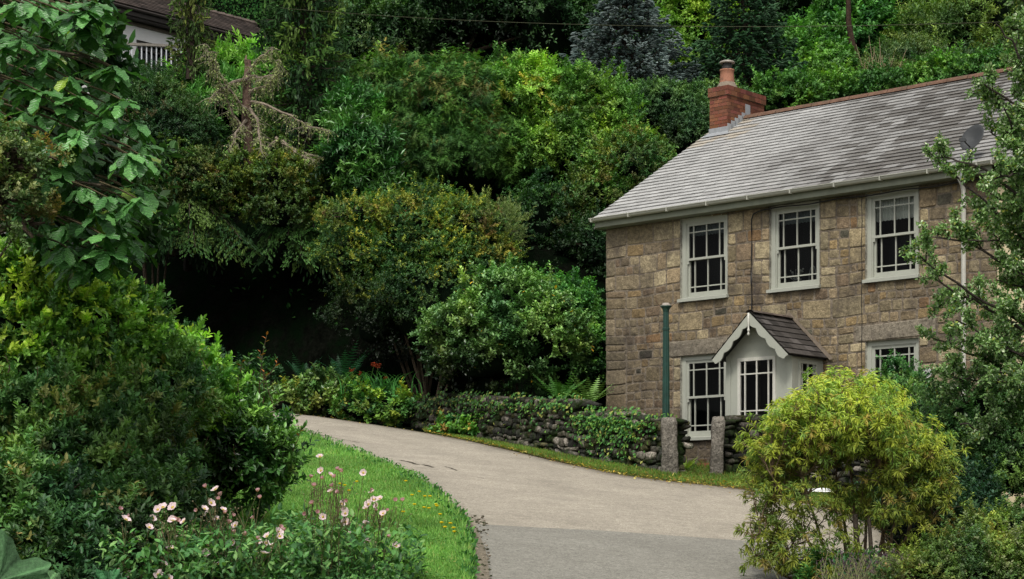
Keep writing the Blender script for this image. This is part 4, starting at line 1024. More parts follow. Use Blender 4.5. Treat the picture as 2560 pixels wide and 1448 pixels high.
m = MB(); tr = thing('dead_tree', 'reddish bare trunk and pale dead branches standing in the wood above the roof', 'tree', P(2145, 240, 60))
m.tube([P(2135, 260, 60), P(2138, 150, 60), P(2122, 60, 60), P(2120, -40, 60)], [.12, .11, .09, .07], 8, (.045, .027, .018)); m.tube([P(2030, 140, 60), P(2022, 90, 60), P(2010, 70, 60)], [.07, .06, .03], 6, (.09, .06, .04))
m.build('trunk', Mt['bark'], tr)
m = MB(); r0 = np.random.RandomState(3)
for k in range(26):
    x = 2150+r0.uniform(0, 90); y = 215+r0.uniform(-20, 20); a = r0.uniform(-35, 35); l = r0.uniform(40, 110)
    m.tube([P(x, y, 57), P(x+a*.4+r0.uniform(-6, 6), y-l*.5, 57), P(x+a, y-l, 57)], [.022, .014, .006], 4, (.26, .21, .13))
m.build('dead_branches', Mt['bark'], tr)
# clipped hedge above chimney height, left
bush('clipped_hedge', 'neatly clipped small leaved hedge left of the chimney', 'hedge',
     [(1590, 265, 50, 55, 40), (1660, 265, 50, 60, 45), (1740, 280, 50, 60, 45), (1720, 350, 49, 60, 60), (1620, 300, 50, 50, 40)], [(.05, .10, .045), (.075, .135, .06), (.025, .06, .025)], 420, 16, 4, .06, .035, rc=.2, seed=23, jit=.05, dark=[(1600, 350, 75, .12), (1650, 380, 60, .3)])
bush('leafy_hedge', 'pale dusty green hedge top right of the chimney base shrub', 'hedge',
     [(1800, 250, 50, 60, 40), (1770, 320, 49, 40, 50)], [(.05, .10, .045), (.07, .12, .05)], 90, 16, 4, .07, .04, rc=.22, seed=24, jit=.05)
# big laurel and cypress behind
bush('laurel_shrub', 'large fresh green rounded laurel in the middle of the bank', 'shrub',
     [(1330, 280, 48, 130, 95), (1470, 300, 48, 90, 90), (1250, 240, 49, 70, 60), (1420, 390, 47, 110, 90), (1540, 330, 47, 50, 70)], BRIGHT+[(.2, .17, .03, .12)], 620, 20, 5, .095, .05, rc=.3, seed=25, dark=[(1380, 520, 90, .2), (1480, 260, 60, .6)])
bush('cypress_hedge', 'overgrown cypress with drooping green sprays and russet tips left of the laurel', 'hedge',
     [(1010, 270, 48, 120, 90), (1130, 290, 47.5, 110, 110), (960, 220, 49, 80, 50), (1150, 420, 47, 120, 95), (1010, 420, 47, 100, 90), (1230, 380, 47, 80, 70)],
     [(.045, .115, .022, 3), (.08, .16, .03, 2.5), (.025, .07, .02, 2), (.13, .09, .035, .25)], 680, 18, 4, .17, .085, rc=.34, seed=26, tm=CYP, mat_='needle', up=.8, droop=.35, spread=1.0, jit=.14,
     top_tip=(.14, .11, .035, .07), dark=[(950, 350, 65, .2), (1230, 520, 90, .12), (1010, 500, 70, .3)])
bush('mixed_shrub', 'olive and dark green shrub hugging the left edge of the roof', 'shrub',
     [(1560, 440, 45, 90, 80), (1490, 520, 44.5, 80, 80), (1440, 600, 44, 70, 70), (1600, 400, 46, 60, 60)], OLIVE+MIDG, 430, 18, 4, .075, .04, rc=.26, seed=27, dark=[(1500, 640, 90, .15), (1440, 540, 60, .5)])
bush('shaded_shrub', 'dark green shrub in the shaded gap between cottage corner and bank', 'shrub',
     [(1360, 560, 44, 70, 90), (1440, 700, 43.5, 70, 90), (1330, 660, 44, 50, 70), (1480, 620, 43, 40, 80)], DARKG, 260, 16, 4, .08, .04, rc=.26, seed=28, dark=[(1400, 640, 110, .3)])
bush('broom_shrub', 'wispy grey green broom leaning out right of the honeysuckle covered mound', 'shrub',
     [(1250, 590, 42, 55, 50), (1220, 560, 42.3, 40, 40)], [(.06, .095, .04), (.09, .125, .055)], 70, 24, 5, .07, .014, rc=.3, seed=29, up=.1, spread=.35, spacing=.8, jit=.2, core=.5)
# left bank: spruce group, laurels, dark shrubs
def spr(name, label, base, top, R, nb, seed, pal=None, **k):
    return conifer(name, label, base, top, R, pal or [(.030, .078, .024), (.052, .112, .030), (.016, .045, .018), (.085, .14, .035)], nb, seed, **k)
spr('spruce_tree', 'tall shaggy spruce with hanging twigs right of the broken trunk', P(765, 420, 47), P(755, -330, 47), 1.35, 230, 31, twigL=.17, twigW=.05, droop=.35, upturn=.18, per=4, hang=2, st=.12, power=.45, flat=.5)
spr('spruce_tree', 'spruce with mossy hanging twigs in front of the white bungalow', P(478, 200, 48.5), P(478, -260, 48.5), .50, 90, 32, twigL=.15, twigW=.05, droop=.55, upturn=.1, per=3, hang=3, st=.12, power=.35,
    pal=[(.06, .095, .03), (.10, .12, .035), (.035, .065, .02)])
spr('spruce_tree', 'lower spruce with feathery dark boughs below the broken trunk', P(850, 700, 46), P(840, 270, 46), 1.2, 120, 33, twigL=.17, twigW=.055, droop=.28, upturn=.22, per=4, hang=1, st=.12, power=.75)
spr('spruce_tree', 'low dark spruce boughs spreading under the large wavy leaves', P(430, 640, 46), P(440, 330, 46), 1.5, 110, 34, twigL=.17, twigW=.055, droop=.2, upturn=.12, per=4, hang=1, st=.12, power=.4)
# overhanging boughs above the dark hollow
for lab, px, py, a0, a1, n_, sd_, ln_ in (('spruce bough with grey twiggy litter overhanging the dark hollow', 470, 545, 300, 640, 16, 41, 95), ('fresh spruce bough hanging lowest over the middle of the hollow', 760, 560, 640, 880, 13, 42, 100)):
    t = thing('overhanging_spruce', lab, 'tree', P(px, py, 45.5)); r0 = np.random.RandomState(sd_); sm = MB(); O = []; D = []; C = []
    root = P(px, py-60, 46.4)
    sm.tube([P(px, py+130, 47.6), P(px, py+60, 47.2), root], [.12, .10, .07], 7, (.02, .015, .012))
    for k in range(n_):
        tx = a0+(a1-a0)*(k+.5)/n_+r0.normal(0, 12); ty = py+r0.uniform(-30, 70); tY = 44.3+r0.uniform(0, 1.3); end = P(tx, ty+20, tY)
        tt = np.linspace(0, 1, 16)[:, None]; mid = (root+end)/2+np.array([0, 0, .35]); pts = (1-tt)**2*root+2*tt*(1-tt)*mid+tt**2*end
        sm.tube(pts[::3], np.linspace(.03, .007, 6), 4, (.05, .04, .03)); d = nrm(end-root); lat = np.cross(d, [0, 0, 1.])
        br = pick(r0, [(.035, .085, .022), (.02, .055, .02), (.06, .10, .025)], 1)[0]
        for j in range(3, 16):
            for q in range(46):
                s_ = r0.choice([-1, 1]); off = r0.uniform(0, .42)*(.4+j/16)
                O.append(pts[j]+lat*s_*off+d*off*.3+np.array([0, 0, -.3*off+r0.normal(0, .03)])); D.append(nrm(d*.6+lat*s_*r0.uniform(.2, .9)+np.array([0, 0, -r0.uniform(.1, .8)]))); C.append(br*r0.uniform(.6, 1.35)*(.5+.6*j/16))
    m = MB(); O, D, C = map(np.array, (O, D, C)); l_ = r0.uniform(.05, .11, len(O)); put(m, SPRAY, O, D, rsph(r0, len(O))+[0, 0, 1], l_, l_*.3, C)
    sm.build('branches', Mt['bark'], t); m.build('needles', Mt['needle'], t)
# the snapped trunk with lichen-hung dead branches
t = thing('broken_trunk', 'snapped spruce trunk with bare lichen covered dead branches', 'tree', P(618, 640, 45.5)); r0 = np.random.RandomState(8)
m = MB(); m.tube([P(632, 500, 45.5), P(622, 400, 45.5), P(616, 300, 45.5), P(617, 220, 45.5), P(621, 150, 45.5)], [.15, .135, .125, .11, .07], 9, (.13, .085, .065)); 
m.tube([P(618, 175, 45.5), P(614, 150, 45.4), P(616, 138, 45.5)], [.06, .035, .01], 6, (.16, .11, .08)); m.build('trunk', Mt['bark'], t)
dead = [[(617, 185), (650, 150), (690, 118)], [(620, 190), (655, 195), (690, 185)], [(620, 228), (660, 220), (690, 195), (700, 150)], [(618, 195), (585, 205), (550, 225), (525, 245)],
        [(625, 255), (670, 262), (720, 290), (770, 315), (822, 328)], [(622, 275), (600, 260), (560, 215), (530, 160), (512, 110)], [(610, 330), (585, 290), (565, 240), (545, 190), (535, 130)],
        [(640, 400), (690, 350), (740, 385), (790, 400)], [(622, 270), (640, 300), (650, 340), (655, 380)], [(616, 300), (590, 330), (575, 370)], [(690, 345), (740, 375), (800, 395)]]
m = MB(); lm = MB(); lp = []
for b in dead:
    pts = np.array([P(x+r0.normal(0, 3), y, 45.4-.25*i+r0.normal(0, .05)) for i, (x, y) in enumerate(b)])
    tt = np.linspace(0, len(pts)-1, len(pts)*4); pp_ = np.stack([np.interp(tt, np.arange(len(pts)), pts[:, a]) for a in range(3)], 1); pp_[1:-1] += r0.normal(0, .012, (len(pp_)-2, 3))
    m.tube(pp_, np.linspace(.045, .012, len(pp_)), 5, (.22, .18, .14))
    for q in pp_[2:]:
        for _ in range(7):
            e = q+np.array([r0.normal(0, .13), r0.normal(0, .1), -abs(r0.normal(0, .2))]); m.tube([q, (q+e)/2+[0, 0, .02], e], [.007, .005, .003], 3, (.24, .21, .16)); lp += [q+(e-q)*f for f in r0.uniform(0, 1, 5)]
lp = np.array(lp); l_ = r0.uniform(.03, .075, len(lp)); put(lm, LEAF4, lp, rsph(r0, len(lp))+[0, 0, -.8], rsph(r0, len(lp)), l_, l_*.5, np.array([[.20, .22, .12]])*r0.uniform(.5, 1.4, (len(lp), 1)))
m.build('dead_branches', Mt['bark'], t); lm.build('lichen', Mt['matt'], t)
bush('laurel_shrub', 'bright laurel with upright spear leaves below the bungalow eaves', 'shrub',
     [(560, 185, 50, 85, 45), (640, 175, 50.3, 50, 40), (500, 225, 50, 60, 50), (590, 270, 49.5, 90, 60), (480, 300, 49, 80, 60)], [(.10, .22, .05), (.07, .17, .04), (.14, .26, .07)], 240, 14, 7, .16, .045, rc=.32, seed=43, up=.2, spread=.55, spacing=.45, core=.8)
bush('laurel_shrub', 'glossy spear leaved laurel between the spruce and the cypress', 'shrub',
     [(900, 400, 45.5, 75, 95), (880, 300, 46, 50, 60), (930, 480, 45, 60, 60)], [(.025, .085, .02), (.04, .115, .028), (.07, .15, .05, .5), (.015, .045, .015)], 190, 13, 7, .17, .045, rc=.32, seed=44, up=.5, droop=.15, spread=.75, mat_='gloss')
bush('escallonia_shrub', 'dark small leaved shrub with reddish twigs below the balcony', 'shrub',
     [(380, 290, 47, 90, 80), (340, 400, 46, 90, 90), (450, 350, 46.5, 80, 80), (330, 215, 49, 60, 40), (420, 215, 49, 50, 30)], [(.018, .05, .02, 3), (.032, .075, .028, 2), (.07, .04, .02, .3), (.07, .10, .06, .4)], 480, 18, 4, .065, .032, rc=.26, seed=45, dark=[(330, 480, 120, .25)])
bush('bramble_thicket', 'yellow and russet bramble tumbling below the broken trunk', 'shrub',
     [(700, 465, 45.2, 75, 65), (620, 440, 45.4, 50, 45), (700, 540, 45, 70, 50), (560, 470, 45.3, 60, 40)], [(.09, .11, .02, 2), (.05, .085, .02, 3), (.12, .10, .025, .6), (.03, .065, .018, 3), (.12, .06, .02, .15)], 230, 18, 4, .065, .045, rc=.26, seed=46, jit=.18, core=.6, trunk=P(660, 520, 46.6))
bush('ivy_thicket', 'dull brown green undergrowth left of the bramble', 'shrub',
     [(500, 440, 45.6, 60, 50), (400, 520, 45.4, 60, 40)], [(.05, .07, .022), (.03, .06, .02), (.08, .075, .03)], 110, 16, 4, .06, .035, rc=.26, seed=47, core=.6, trunk=P(450, 520, 46.6))
# wooded ground cover on the open slope
t = MB(); r0 = np.random.RandomState(9); n = 90000
x = r0.uniform(-24, 24, n); y = r0.uniform(42, 92, n); s_ = (x-C0[0])*U[0]+(y-C0[1])*U[1]; v_ = (x-C0[0])*NN[0]+(y-C0[1])*NN[1]
q = (np.abs(x/y) < .31) & (v_ > 2.0+9.5*smooth(-3, .5, s_)) & ((y > 50) | ((x < 1) & (y > 43.5) & (r0.rand(len(x)) < .8))); x, y = x[q], y[q]; n = len(x)
put(t, LEAF4, np.stack([x, y, terrain(x, y)+r0.uniform(0, .35, n)], 1), rsph(r0, n)+[0, 0, .4], rsph(r0, n)*.5+[0, -.4, 1], r0.uniform(.09, .2, n), r0.uniform(.05, .1, n), pick(r0, DARKG, n)*np.where(y > 50, .8, .6)[:, None])
tag(t.build('undergrowth', leaf_mat('dull leaf', .9, .0, 0), None), 'dark leafy undergrowth covering the wooded slope', 'undergrowth', kind='stuff')

# ================================================================== MIDDLE GROUND BY THE LANE
bush('flowering_shrub', 'big mounded shrub with yellow and russet tips beside the dark hollow', 'shrub',
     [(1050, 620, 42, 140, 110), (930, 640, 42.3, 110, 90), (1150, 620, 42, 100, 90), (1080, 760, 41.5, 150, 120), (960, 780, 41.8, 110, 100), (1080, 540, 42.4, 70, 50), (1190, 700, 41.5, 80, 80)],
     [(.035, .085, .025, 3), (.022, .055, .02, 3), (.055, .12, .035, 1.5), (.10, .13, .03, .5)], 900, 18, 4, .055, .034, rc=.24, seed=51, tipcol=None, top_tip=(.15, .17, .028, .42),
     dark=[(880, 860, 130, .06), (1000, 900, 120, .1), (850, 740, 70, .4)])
# russet flush on its upper left shoulder
bush('honeysuckle', 'dull russet pink honeysuckle sprawling over the left shoulder of the mound', 'climber',
     [(900, 540, 41.6, 90, 28), (1000, 530, 41.6, 60, 35), (1180, 560, 41.4, 70, 45), (1230, 640, 41.2, 40, 40)], [(.12, .13, .03, 2), (.15, .085, .05, .8), (.07, .12, .03, 2.5), (.17, .17, .04, 1)], 200, 16, 4, .045, .03, rc=.2, seed=52, core=.5, jit=.2)
bush('camellia_bush', 'broad camellia with pale glossy leaves above the dry stone wall', 'shrub',
     [(1270, 790, 38.5, 130, 90), (1180, 830, 38.3, 110, 70), (1330, 860, 38.3, 120, 100), (1230, 900, 38.2, 130, 70), (1290, 730, 38.8, 60, 50), (1380, 900, 38.4, 70, 70)],
     [(.095, .175, .065, 3), (.06, .13, .04, 3), (.15, .23, .10, 1.5), (.03, .075, .025, 2)], 560, 13, 5, .085, .05, rc=.22, seed=53, mat_='gloss', up=1.0, jit=.12, tone=.25,
     extra=lambda m, r, tips, dd, ci, rr, lk: put(m, LEAF6, tips[::170]+dd[::170]*.04, dd[::170]-[0, 0, .8], dd[::170], .11, .06, np.tile([[.42, .24, .02]], (len(tips[::170]), 1))), dark=[(1130, 950, 110, .15), (1200, 980, 80, .25)])
bush('hazel_shrub', 'soft green shrub filling the gap between camellia and cottage corner', 'shrub',
     [(1440, 830, 40, 60, 80), (1420, 760, 40.4, 60, 50), (1490, 870, 39.6, 35, 70), (1370, 730, 40.8, 50, 30), (1460, 920, 39.4, 60, 60)], [(.04, .13, .03), (.03, .085, .03), (.07, .17, .035)], 240, 16, 4, .075, .045, rc=.24, seed=54)
bush('roadside_shrub', 'low yellow green leafed shrub on the lane edge at the foot of the hollow', 'shrub',
     [(780, 970, 41.4, 60, 36), (740, 1000, 41.2, 50, 26), (820, 1000, 41.0, 40, 25)], [(.06, .12, .03), (.10, .15, .04), (.16, .16, .035, .5), (.03, .06, .02)], 90, 12, 5, .10, .065, rc=.22, seed=55, mat_='gloss')
bush('roadside_shrub', 'low bright lime shrub on the lane edge below the red crocosmia', 'shrub',
     [(900, 1022, 40.6, 55, 28), (960, 1015, 40.5, 50, 32), (1000, 1030, 40.2, 30, 24)], [(.10, .18, .03), (.04, .11, .03), (.16, .18, .03, .6), (.02, .06, .02)], 90, 12, 5, .10, .06, rc=.2, seed=56)
bush('roadside_shrub', 'small dark leaved bramble growing against the dry stone wall', 'shrub',
     [(1200, 1070, 37.6, 45, 26), (1150, 1080, 38.0, 40, 22), (1240, 1055, 37.2, 30, 18)], [(.03, .11, .03), (.06, .15, .03), (.16, .09, .03, .4), (.015, .05, .02)], 60, 12, 5, .10, .065, rc=.2, seed=57, core=.6)
for lab, (px, py, Y), n_, L_, cl, gr in (
        ('shaded fern behind the crocosmia at the hollow', (860, 945, 41.8), 11, .95, (.012, .055, .028), 1), ('shaded fern left of the red flowers', (760, 950, 42.0), 9, .8, (.010, .045, .022), 1),
        ('tall green fern behind the stepped wall', (1400, 1000, 37.3), 13, .85, (.05, .13, .035), 2), ('pale feathery fern beside the cottage corner', (1475, 1010, 36.6), 13, .75, (.085, .15, .045), 2),
        ('bright young fern growing just inside the gateway', (1712, 1175, 33.4), 9, .42, (.12, .18, .02), 2)):
    f = MB(); r0 = np.random.RandomState(int(px)); b = P(px, py, Y); fern(f, b, n_, L_, r0, cl)
    t = thing('fern', lab, 'fern', b); f.build('fronds', Mt['leaf'], t)
cr = thing('crocosmia', 'arching strap leaves with small red flower heads at the edge of the dark hollow', 'flowers', P(920, 990, 40.9)); r0 = np.random.RandomState(4)
m = MB(); fl_ = MB(); st = MB()
for k in range(90):
    b = P(930+r0.normal(0, 45), 985, 40.9+r0.uniform(-.3, .3)); a = r0.choice([-1, 1])*r0.uniform(.1, .6); h = r0.uniform(.35, .75); pts = np.array([b+[a*f*f*.8, -.2*f, h*(f*1.4-f*f*.75)] for f in np.linspace(0, 1, 7)])
    for i in range(6): 
        w_ = .014*(1-i/7); m.add([pts[i]-[w_, 0, 0], pts[i]+[w_, 0, 0], pts[i+1]+[w_*.85, 0, 0], pts[i+1]-[w_*.85, 0, 0]], [(0, 1, 2, 3)], np.array([.05, .16, .05])*r0.uniform(.5, 1.3))
for (x, y, n_) in ((935, 912, 16), (946, 915, 12), (880, 925, 10), (900, 935, 8), (965, 945, 4)):
    m.tube([P(x-15, 985, 40.8), P(x-8, 950, 40.6), P(x, y, 40.4)], .005, 4, (.05, .10, .03))
    fl_ = MB()
    for k in range(n_):
        c = P(x+r0.uniform(-6, 6), y+r0.uniform(-4, 4), 40.4); l_ = .035; put(fl_, LEAF4, np.tile(c, (4, 1)), rsph(r0, 4)+[0, 0, .6], rsph(r0, 4), l_, l_*.6, np.tile([[.26, .04, .012]], (4, 1))*r0.uniform(.6, 1.2))
    fl_.build('flower_head', Mt['petal'], cr)
m.build('leaves', Mt['leaf'], cr)
# woodland floor leaves and hollow edge plants
bush('hollow_shrub', 'barely lit shrub low on the left inside the dark hollow', 'shrub', [(430, 850, 42, 60, 40), (480, 900, 42, 60, 40), (620, 960, 42, 80, 40)], [(.012, .04, .015), (.02, .06, .018)], 90, 14, 4, .08, .05, rc=.25, seed=58, core=.6)

# ---------------------------------------------------------------- dry stone wall, gate posts
WALLP = [((1035, 1068), 1010), ((1120, 1088), 985), ((1250, 1112), 996), ((1330, 1126), 1000), ((1440, 1148), 1000), ((1444, 1149), 1030), ((1550, 1168), 1034), ((1620, 1180), 1048), ((1658, 1186), 1050)]
def wall_run(name, label, pts, seed, thick=.42, ivy=True, dens=1.0):
    t = thing(name, label, 'wall', G(*pts[0][0])); r = np.random.RandomState(seed)
    B = np.array([G(*p[0]) for p in pts]); B[:, 2] = terrain(B[:, 0], B[:, 1])
    Tz = np.array([EYE+(HOR-p[1])/F_PX*b[1] for p, b in zip(pts, B)])
    seg = np.linalg.norm(np.diff(B[:, :2], axis=0), axis=1); cum = np.concatenate([[0], np.cumsum(seg)]); L = cum[-1]
    at = lambda x: np.array([np.interp(x, cum, B[:, a]) for a in range(3)]); tz = lambda x: np.interp(x, cum, Tz)
    d = nrm(B[-1, :2]-B[0, :2]); fn = np.array([d[1], -d[0], 0]);
    if fn[1] > 0: fn = -fn
    m = MB(); core = MB(); xs = np.linspace(0, L, 40)
    V = []
    for x in xs:
        p = at(x); V += [p+[0, 0, -.15], [p[0], p[1], tz(x)-.05], [p[0]-fn[0]*thick, p[1]-fn[1]*thick, tz(x)-.05], [p[0]-fn[0]*thick, p[1]-fn[1]*thick, p[2]-.2]]
    core.add(V, [(4*k+a, 4*k+a+1, 4*k+a+5, 4*k+a+4) for k in range(39) for a in range(3)]+[(0, 1, 2, 3), (156, 157, 158, 159)], (.012, .013, .010))
    pal = np.array([[.09, .083, .07], [.15, .135, .11], [.05, .05, .043], [.23, .205, .175], [.035, .035, .03], [.08, .075, .04]])
    for layer, off in ((0, 0.0), (1, thick)):
        z = 0
        while z < 1.45:
            h = r.uniform(.06, .16); x = r.uniform(0, .1)
            while x < L:
                w_ = r.uniform(.10, .32); p = at(x+w_/2); top = tz(x+w_/2)
                if p[2]+z+h*.6 < top:
                    c = pal[r.randint(6)]*r.uniform(.6, 1.3)*(.42+.75*float(smooth(0, L*.9, x)))  # stone colour darkened towards the left end to imitate shadow
                    q = p-fn*(off*1.0)+np.array([0, 0, z+h/2+r.normal(0, .012)])+fn*r.normal(0, .02)*(1 if layer == 0 else -1)
                    hs = [w_/2*.98, .08, h/2*1.0]; k_ = r.normal(0, .12)
                    dx = np.array([d[0], d[1], k_]); dx /= np.linalg.norm(dx); dz = np.array([0, 0, 1.]); dy = np.cross(dz, dx)
                    mm = MB(); blob(mm, (0, 0, 0), (1, 1, 1), r.randint(99999), amp=.36, sub=2)
                    vv = mm.v[0]; vv = np.sign(vv)*np.abs(vv)**.5     # squarer than an egg
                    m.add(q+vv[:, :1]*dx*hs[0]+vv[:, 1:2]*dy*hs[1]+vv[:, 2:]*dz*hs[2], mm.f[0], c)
                x += w_
            z += h*.97
    # cap stones
    x = 0
    while x < L:
        w_ = r.uniform(.2, .45); p = at(min(x+w_/2, L)); mm = MB(); blob(mm, (0, 0, 0), (1, 1, 1), r.randint(99999), amp=.22, sub=2); vv = mm.v[0]; vv = np.sign(vv)*np.abs(vv)**.7
        c = pal[r.randint(6)]*r.uniform(.6, 1.1)*(.5+.6*x/L)  # cap stones carry the same painted shadow towards the left
        m.add(np.array([p[0]-fn[0]*thick/2, p[1]-fn[1]*thick/2, tz(x+w_/2)-.03])+vv[:, :1]*np.array([d[0], d[1], 0])*w_/2+vv[:, 1:2]*fn*(thick/2+.05)+vv[:, 2:]*np.array([0, 0, .06]), mm.f[0], c); x += w_*.95
    core.build('wall_core', Mt['drystone'], t); m.build('stonework', Mt['drystone'], t, True)
    if ivy:
        iv = MB(); n = int(2600*dens); x = r.uniform(0, L, n)
        x = np.where(r.rand(n) < .33, np.clip(L*.86+r.normal(0, L*.06, n), 0, L), x)
        hang = np.abs(r.normal(0, .13, n)); hang = np.where((x > .76*L) & (x < .95*L), hang*1.9, hang); hang = np.where(r.rand(n) < .25, hang*3, hang)
        pp_ = np.stack([np.interp(x, cum, B[:, a]) for a in range(3)], 1); pp_[:, 2] = np.maximum(np.interp(x, cum, Tz)+.05-hang+.10*np.sin(x*7)*(hang < .1), pp_[:, 2])
        pp_ += fn*(r.uniform(.10, .17, n))[:, None]*np.where(hang > .06, 1, r.uniform(-2.5, 1, n))[:, None]
        cc = pick(r, [(.04, .11, .03, 2), (.08, .15, .035, 1.3), (.02, .06, .02, 2), (.16, .16, .05, .6)], n)*(.45+.8*smooth(.1*L, .8*L, x))[:, None]  # ivy colour dimmed leftwards with the wall's painted shadow
        put(iv, LEAF4, pp_, rsph(r, n)*.6+[0, 0, -.6]+fn*.4, fn+rsph(r, n)*.4+[0, 0, .5], r.uniform(.05, .085, n), r.uniform(.04, .07, n), cc)
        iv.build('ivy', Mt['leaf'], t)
    return t
wall_run('dry_stone_wall', 'mossy dry stone wall with ivy along its top left of the gateway', WALLP, 61)
wall_run('dry_stone_wall', 'short dark dry stone wall right of the gateway behind the feathery bush', [((1803, 1188), 1040), ((1880, 1196), 1040), ((2060, 1215), 1060), ((2300, 1250), 1100)], 62, ivy=False)
def post(label, px, base_py, top_py, wpx, Y, seed, tilt=0):
    r = np.random.RandomState(seed); b = P(px, base_py, Y); b[2] = terrain(b[0], b[1])-.15; zt = EYE+(HOR-top_py)/F_PX*Y; hw = M(wpx, Y)/2
    m = MB(); n = 14; k = 16; V = []
    for i in range(n):
        f = i/(n-1); z = b[2]+(zt-b[2])*f; sh = 1-max(0, f-.88)**2*14
        for j in range(k):
            a = j/k*2*np.pi; cx, cy = math.cos(a), math.sin(a); q = (abs(cx)**7+abs(cy)**7)**(-1/7)
            V.append([b[0]+hw*q*cx*sh*(1+.05*r.normal()+.05*math.sin(f*7+j*.8+seed))+tilt*f, b[1]+hw*q*cy*sh*(1+.05*r.normal()+.05*math.sin(f*7+j*.8+seed)), z])
    m.add(V, [(i*k+j, i*k+(j+1) % k, (i+1)*k+(j+1) % k, (i+1)*k+j) for i in range(n-1) for j in range(k)]+[tuple((n-1)*k+j for j in range(k))])
    return tag(m.build('gate_post', Mt['granite'], None, True), label, 'gate post')
post('pale rough granite gate post ending the ivy clad wall left of the gateway', 1675, 1190, 1045, 40, 32.0, 1, -.02)
post('slim granite gate post with a rounded top right of the gateway', 1789, 1192, 1042, 32, 32.7, 2, .05)
# brick step inside the gateway
t = thing('brick_steps', 'red brick steps seen through the gateway', 'steps', P(1755, 1185, 34.2)); m = MB()
sp = P(1755, 1160, 34.3); zz = terrain(sp[0], sp[1])
for k in range(3): m.box([sp[0]+.1*k, sp[1]+.25*k, zz-.12+.10*k], [.9, -.3, 0], [.3, .9, 0], [0, 0, 1], (.24, .14, .05))
m.build('step', Mt['redbrick'], t)
# white painted stone at the verge
wsn = MB(); c = G(2052, 1240); c[2] += .08; blob(wsn, c, (.30, .12, .05), 5, amp=.2); blob(wsn, c+[-.25, .06, 0], (.12, .08, .04), 6, amp=.2)
tag(wsn.build('painted_stone', mat('bright white stone', .6, base=(.8, .8, .8), noise=[(12, .1)])), 'bright white stone lying on the verge behind the feathery bush', 'stone')
bush('rose_bush', 'rambling rose with a few pale blooms under the lower right window', 'shrub',
     [(2245, 975, 31.0, 50, 35), (2200, 1020, 30.8, 60, 40), (2290, 1020, 30.6, 50, 45), (2265, 925, 31.2, 25, 25), (2330, 1000, 30.4, 40, 30)], [(.025, .085, .025), (.04, .11, .035), (.07, .13, .05)], 130, 10, 5, .06, .035, rc=.18, seed=64, core=.45, jit=.25, mat_='gloss',
     extra=lambda m, r, tips, dd, ci, rr, lk: put(m, LEAF6, tips[::160]+dd[::160]*.05, dd[::160], dd[::160], .06, .06, np.tile([[.6, .5, .42]], (len(tips[::160]), 1))))

# ================================================================== GRASS
def in_ribbon(r, A, B, n, rng=(0, 1)):
    k = r.uniform(0, len(A)-1.001, n); i = k.astype(int); f = (k-i)[:, None]; a = A[i]*(1-f)+A[i+1]*f; b = B[i]*(1-f)+B[i+1]*f; u = r.uniform(*rng, n)[:, None]
    return a*(1-u)+b*u, u[:, 0]
BLADE = T([(-.5, 0, 0), (.5, 0, 0), (.25, .6, -.6), (0, 1, -1.8)], [(0, 1, 2), (0, 2, 3)], [.6, .6, 1, 1.25])
def grass(name, label, A, B, n, h, pal, seed, rng=(0, 1), wild=None):
    r = np.random.RandomState(seed); p, u = in_ribbon(r, A, B, n*3, rng)
    q = p[:, 1] > 13.5; p, u = p[q][:n], u[q][:n]; n = len(p); z = terrain(p[:, 0], p[:, 1])+.05
    pn = np.sin(p[:, 0]*2.1+1)*np.sin(p[:, 1]*1.3)+.6*np.sin(p[:, 0]*5.3)*np.sin(p[:, 1]*4.1+2)
    c = pick(r, pal, n)*(1+.22*pn)[:, None]; hh = h*r.uniform(.6, 1.4, n)
    if wild: hh = hh*(1+wild*np.exp(-((u/.06)**2)))
    m = MB(); put(m, BLADE, np.stack([p[:, 0], p[:, 1], z-.005], 1), rsph(r, n)*.45+[0, 0, 1], rsph(r, n)*[1, 1, .1], hh, .008+hh*.05, c)
    tag(m.build(name, Mt['grass']), label, 'grass', kind='stuff')
grass('lawn_grass', 'short bright green lawn grass beside the lane', lawnA, lawnB, 150000, .045, [(.095, .19, .055, 3), (.13, .235, .07, 2), (.065, .14, .04, 2), (.19, .21, .09, .6)], 71, wild=1.6)
m = MB(); r0 = np.random.RandomState(79); p, u = in_ribbon(r0, lawnA, lawnB, 16000); q = (p[:, 1] > 14) & (np.sin(p[:, 0]*3.1+2)*np.sin(p[:, 1]*1.9)+.5*np.sin(p[:, 0]*7+p[:, 1]*5) > .35); p = p[q]; n = len(p)
put(m, LEAF4, np.stack([p[:, 0], p[:, 1], terrain(p[:, 0], p[:, 1])+r0.uniform(.06, .11, n)], 1), rsph(r0, n)*[1, 1, .2], rsph(r0, n)*.5+[0, 0, 1], r0.uniform(.02, .04, n), r0.uniform(.016, .03, n), pick(r0, [(.05, .13, .04, 3), (.09, .18, .06, 2), (.16, .15, .06, .6), (.035, .09, .03, 1)], n))
tag(m.build('clover', Mt['leaf']), 'patches of clover and plantain growing through the lawn', 'clover', kind='stuff')
grass('verge_grass', 'mossy grass and weeds at the foot of the wall', verA, verB, 26000, .05, [(.05, .11, .02, 3), (.09, .12, .025, 2), (.11, .08, .03, 1)], 72, wild=2.2)
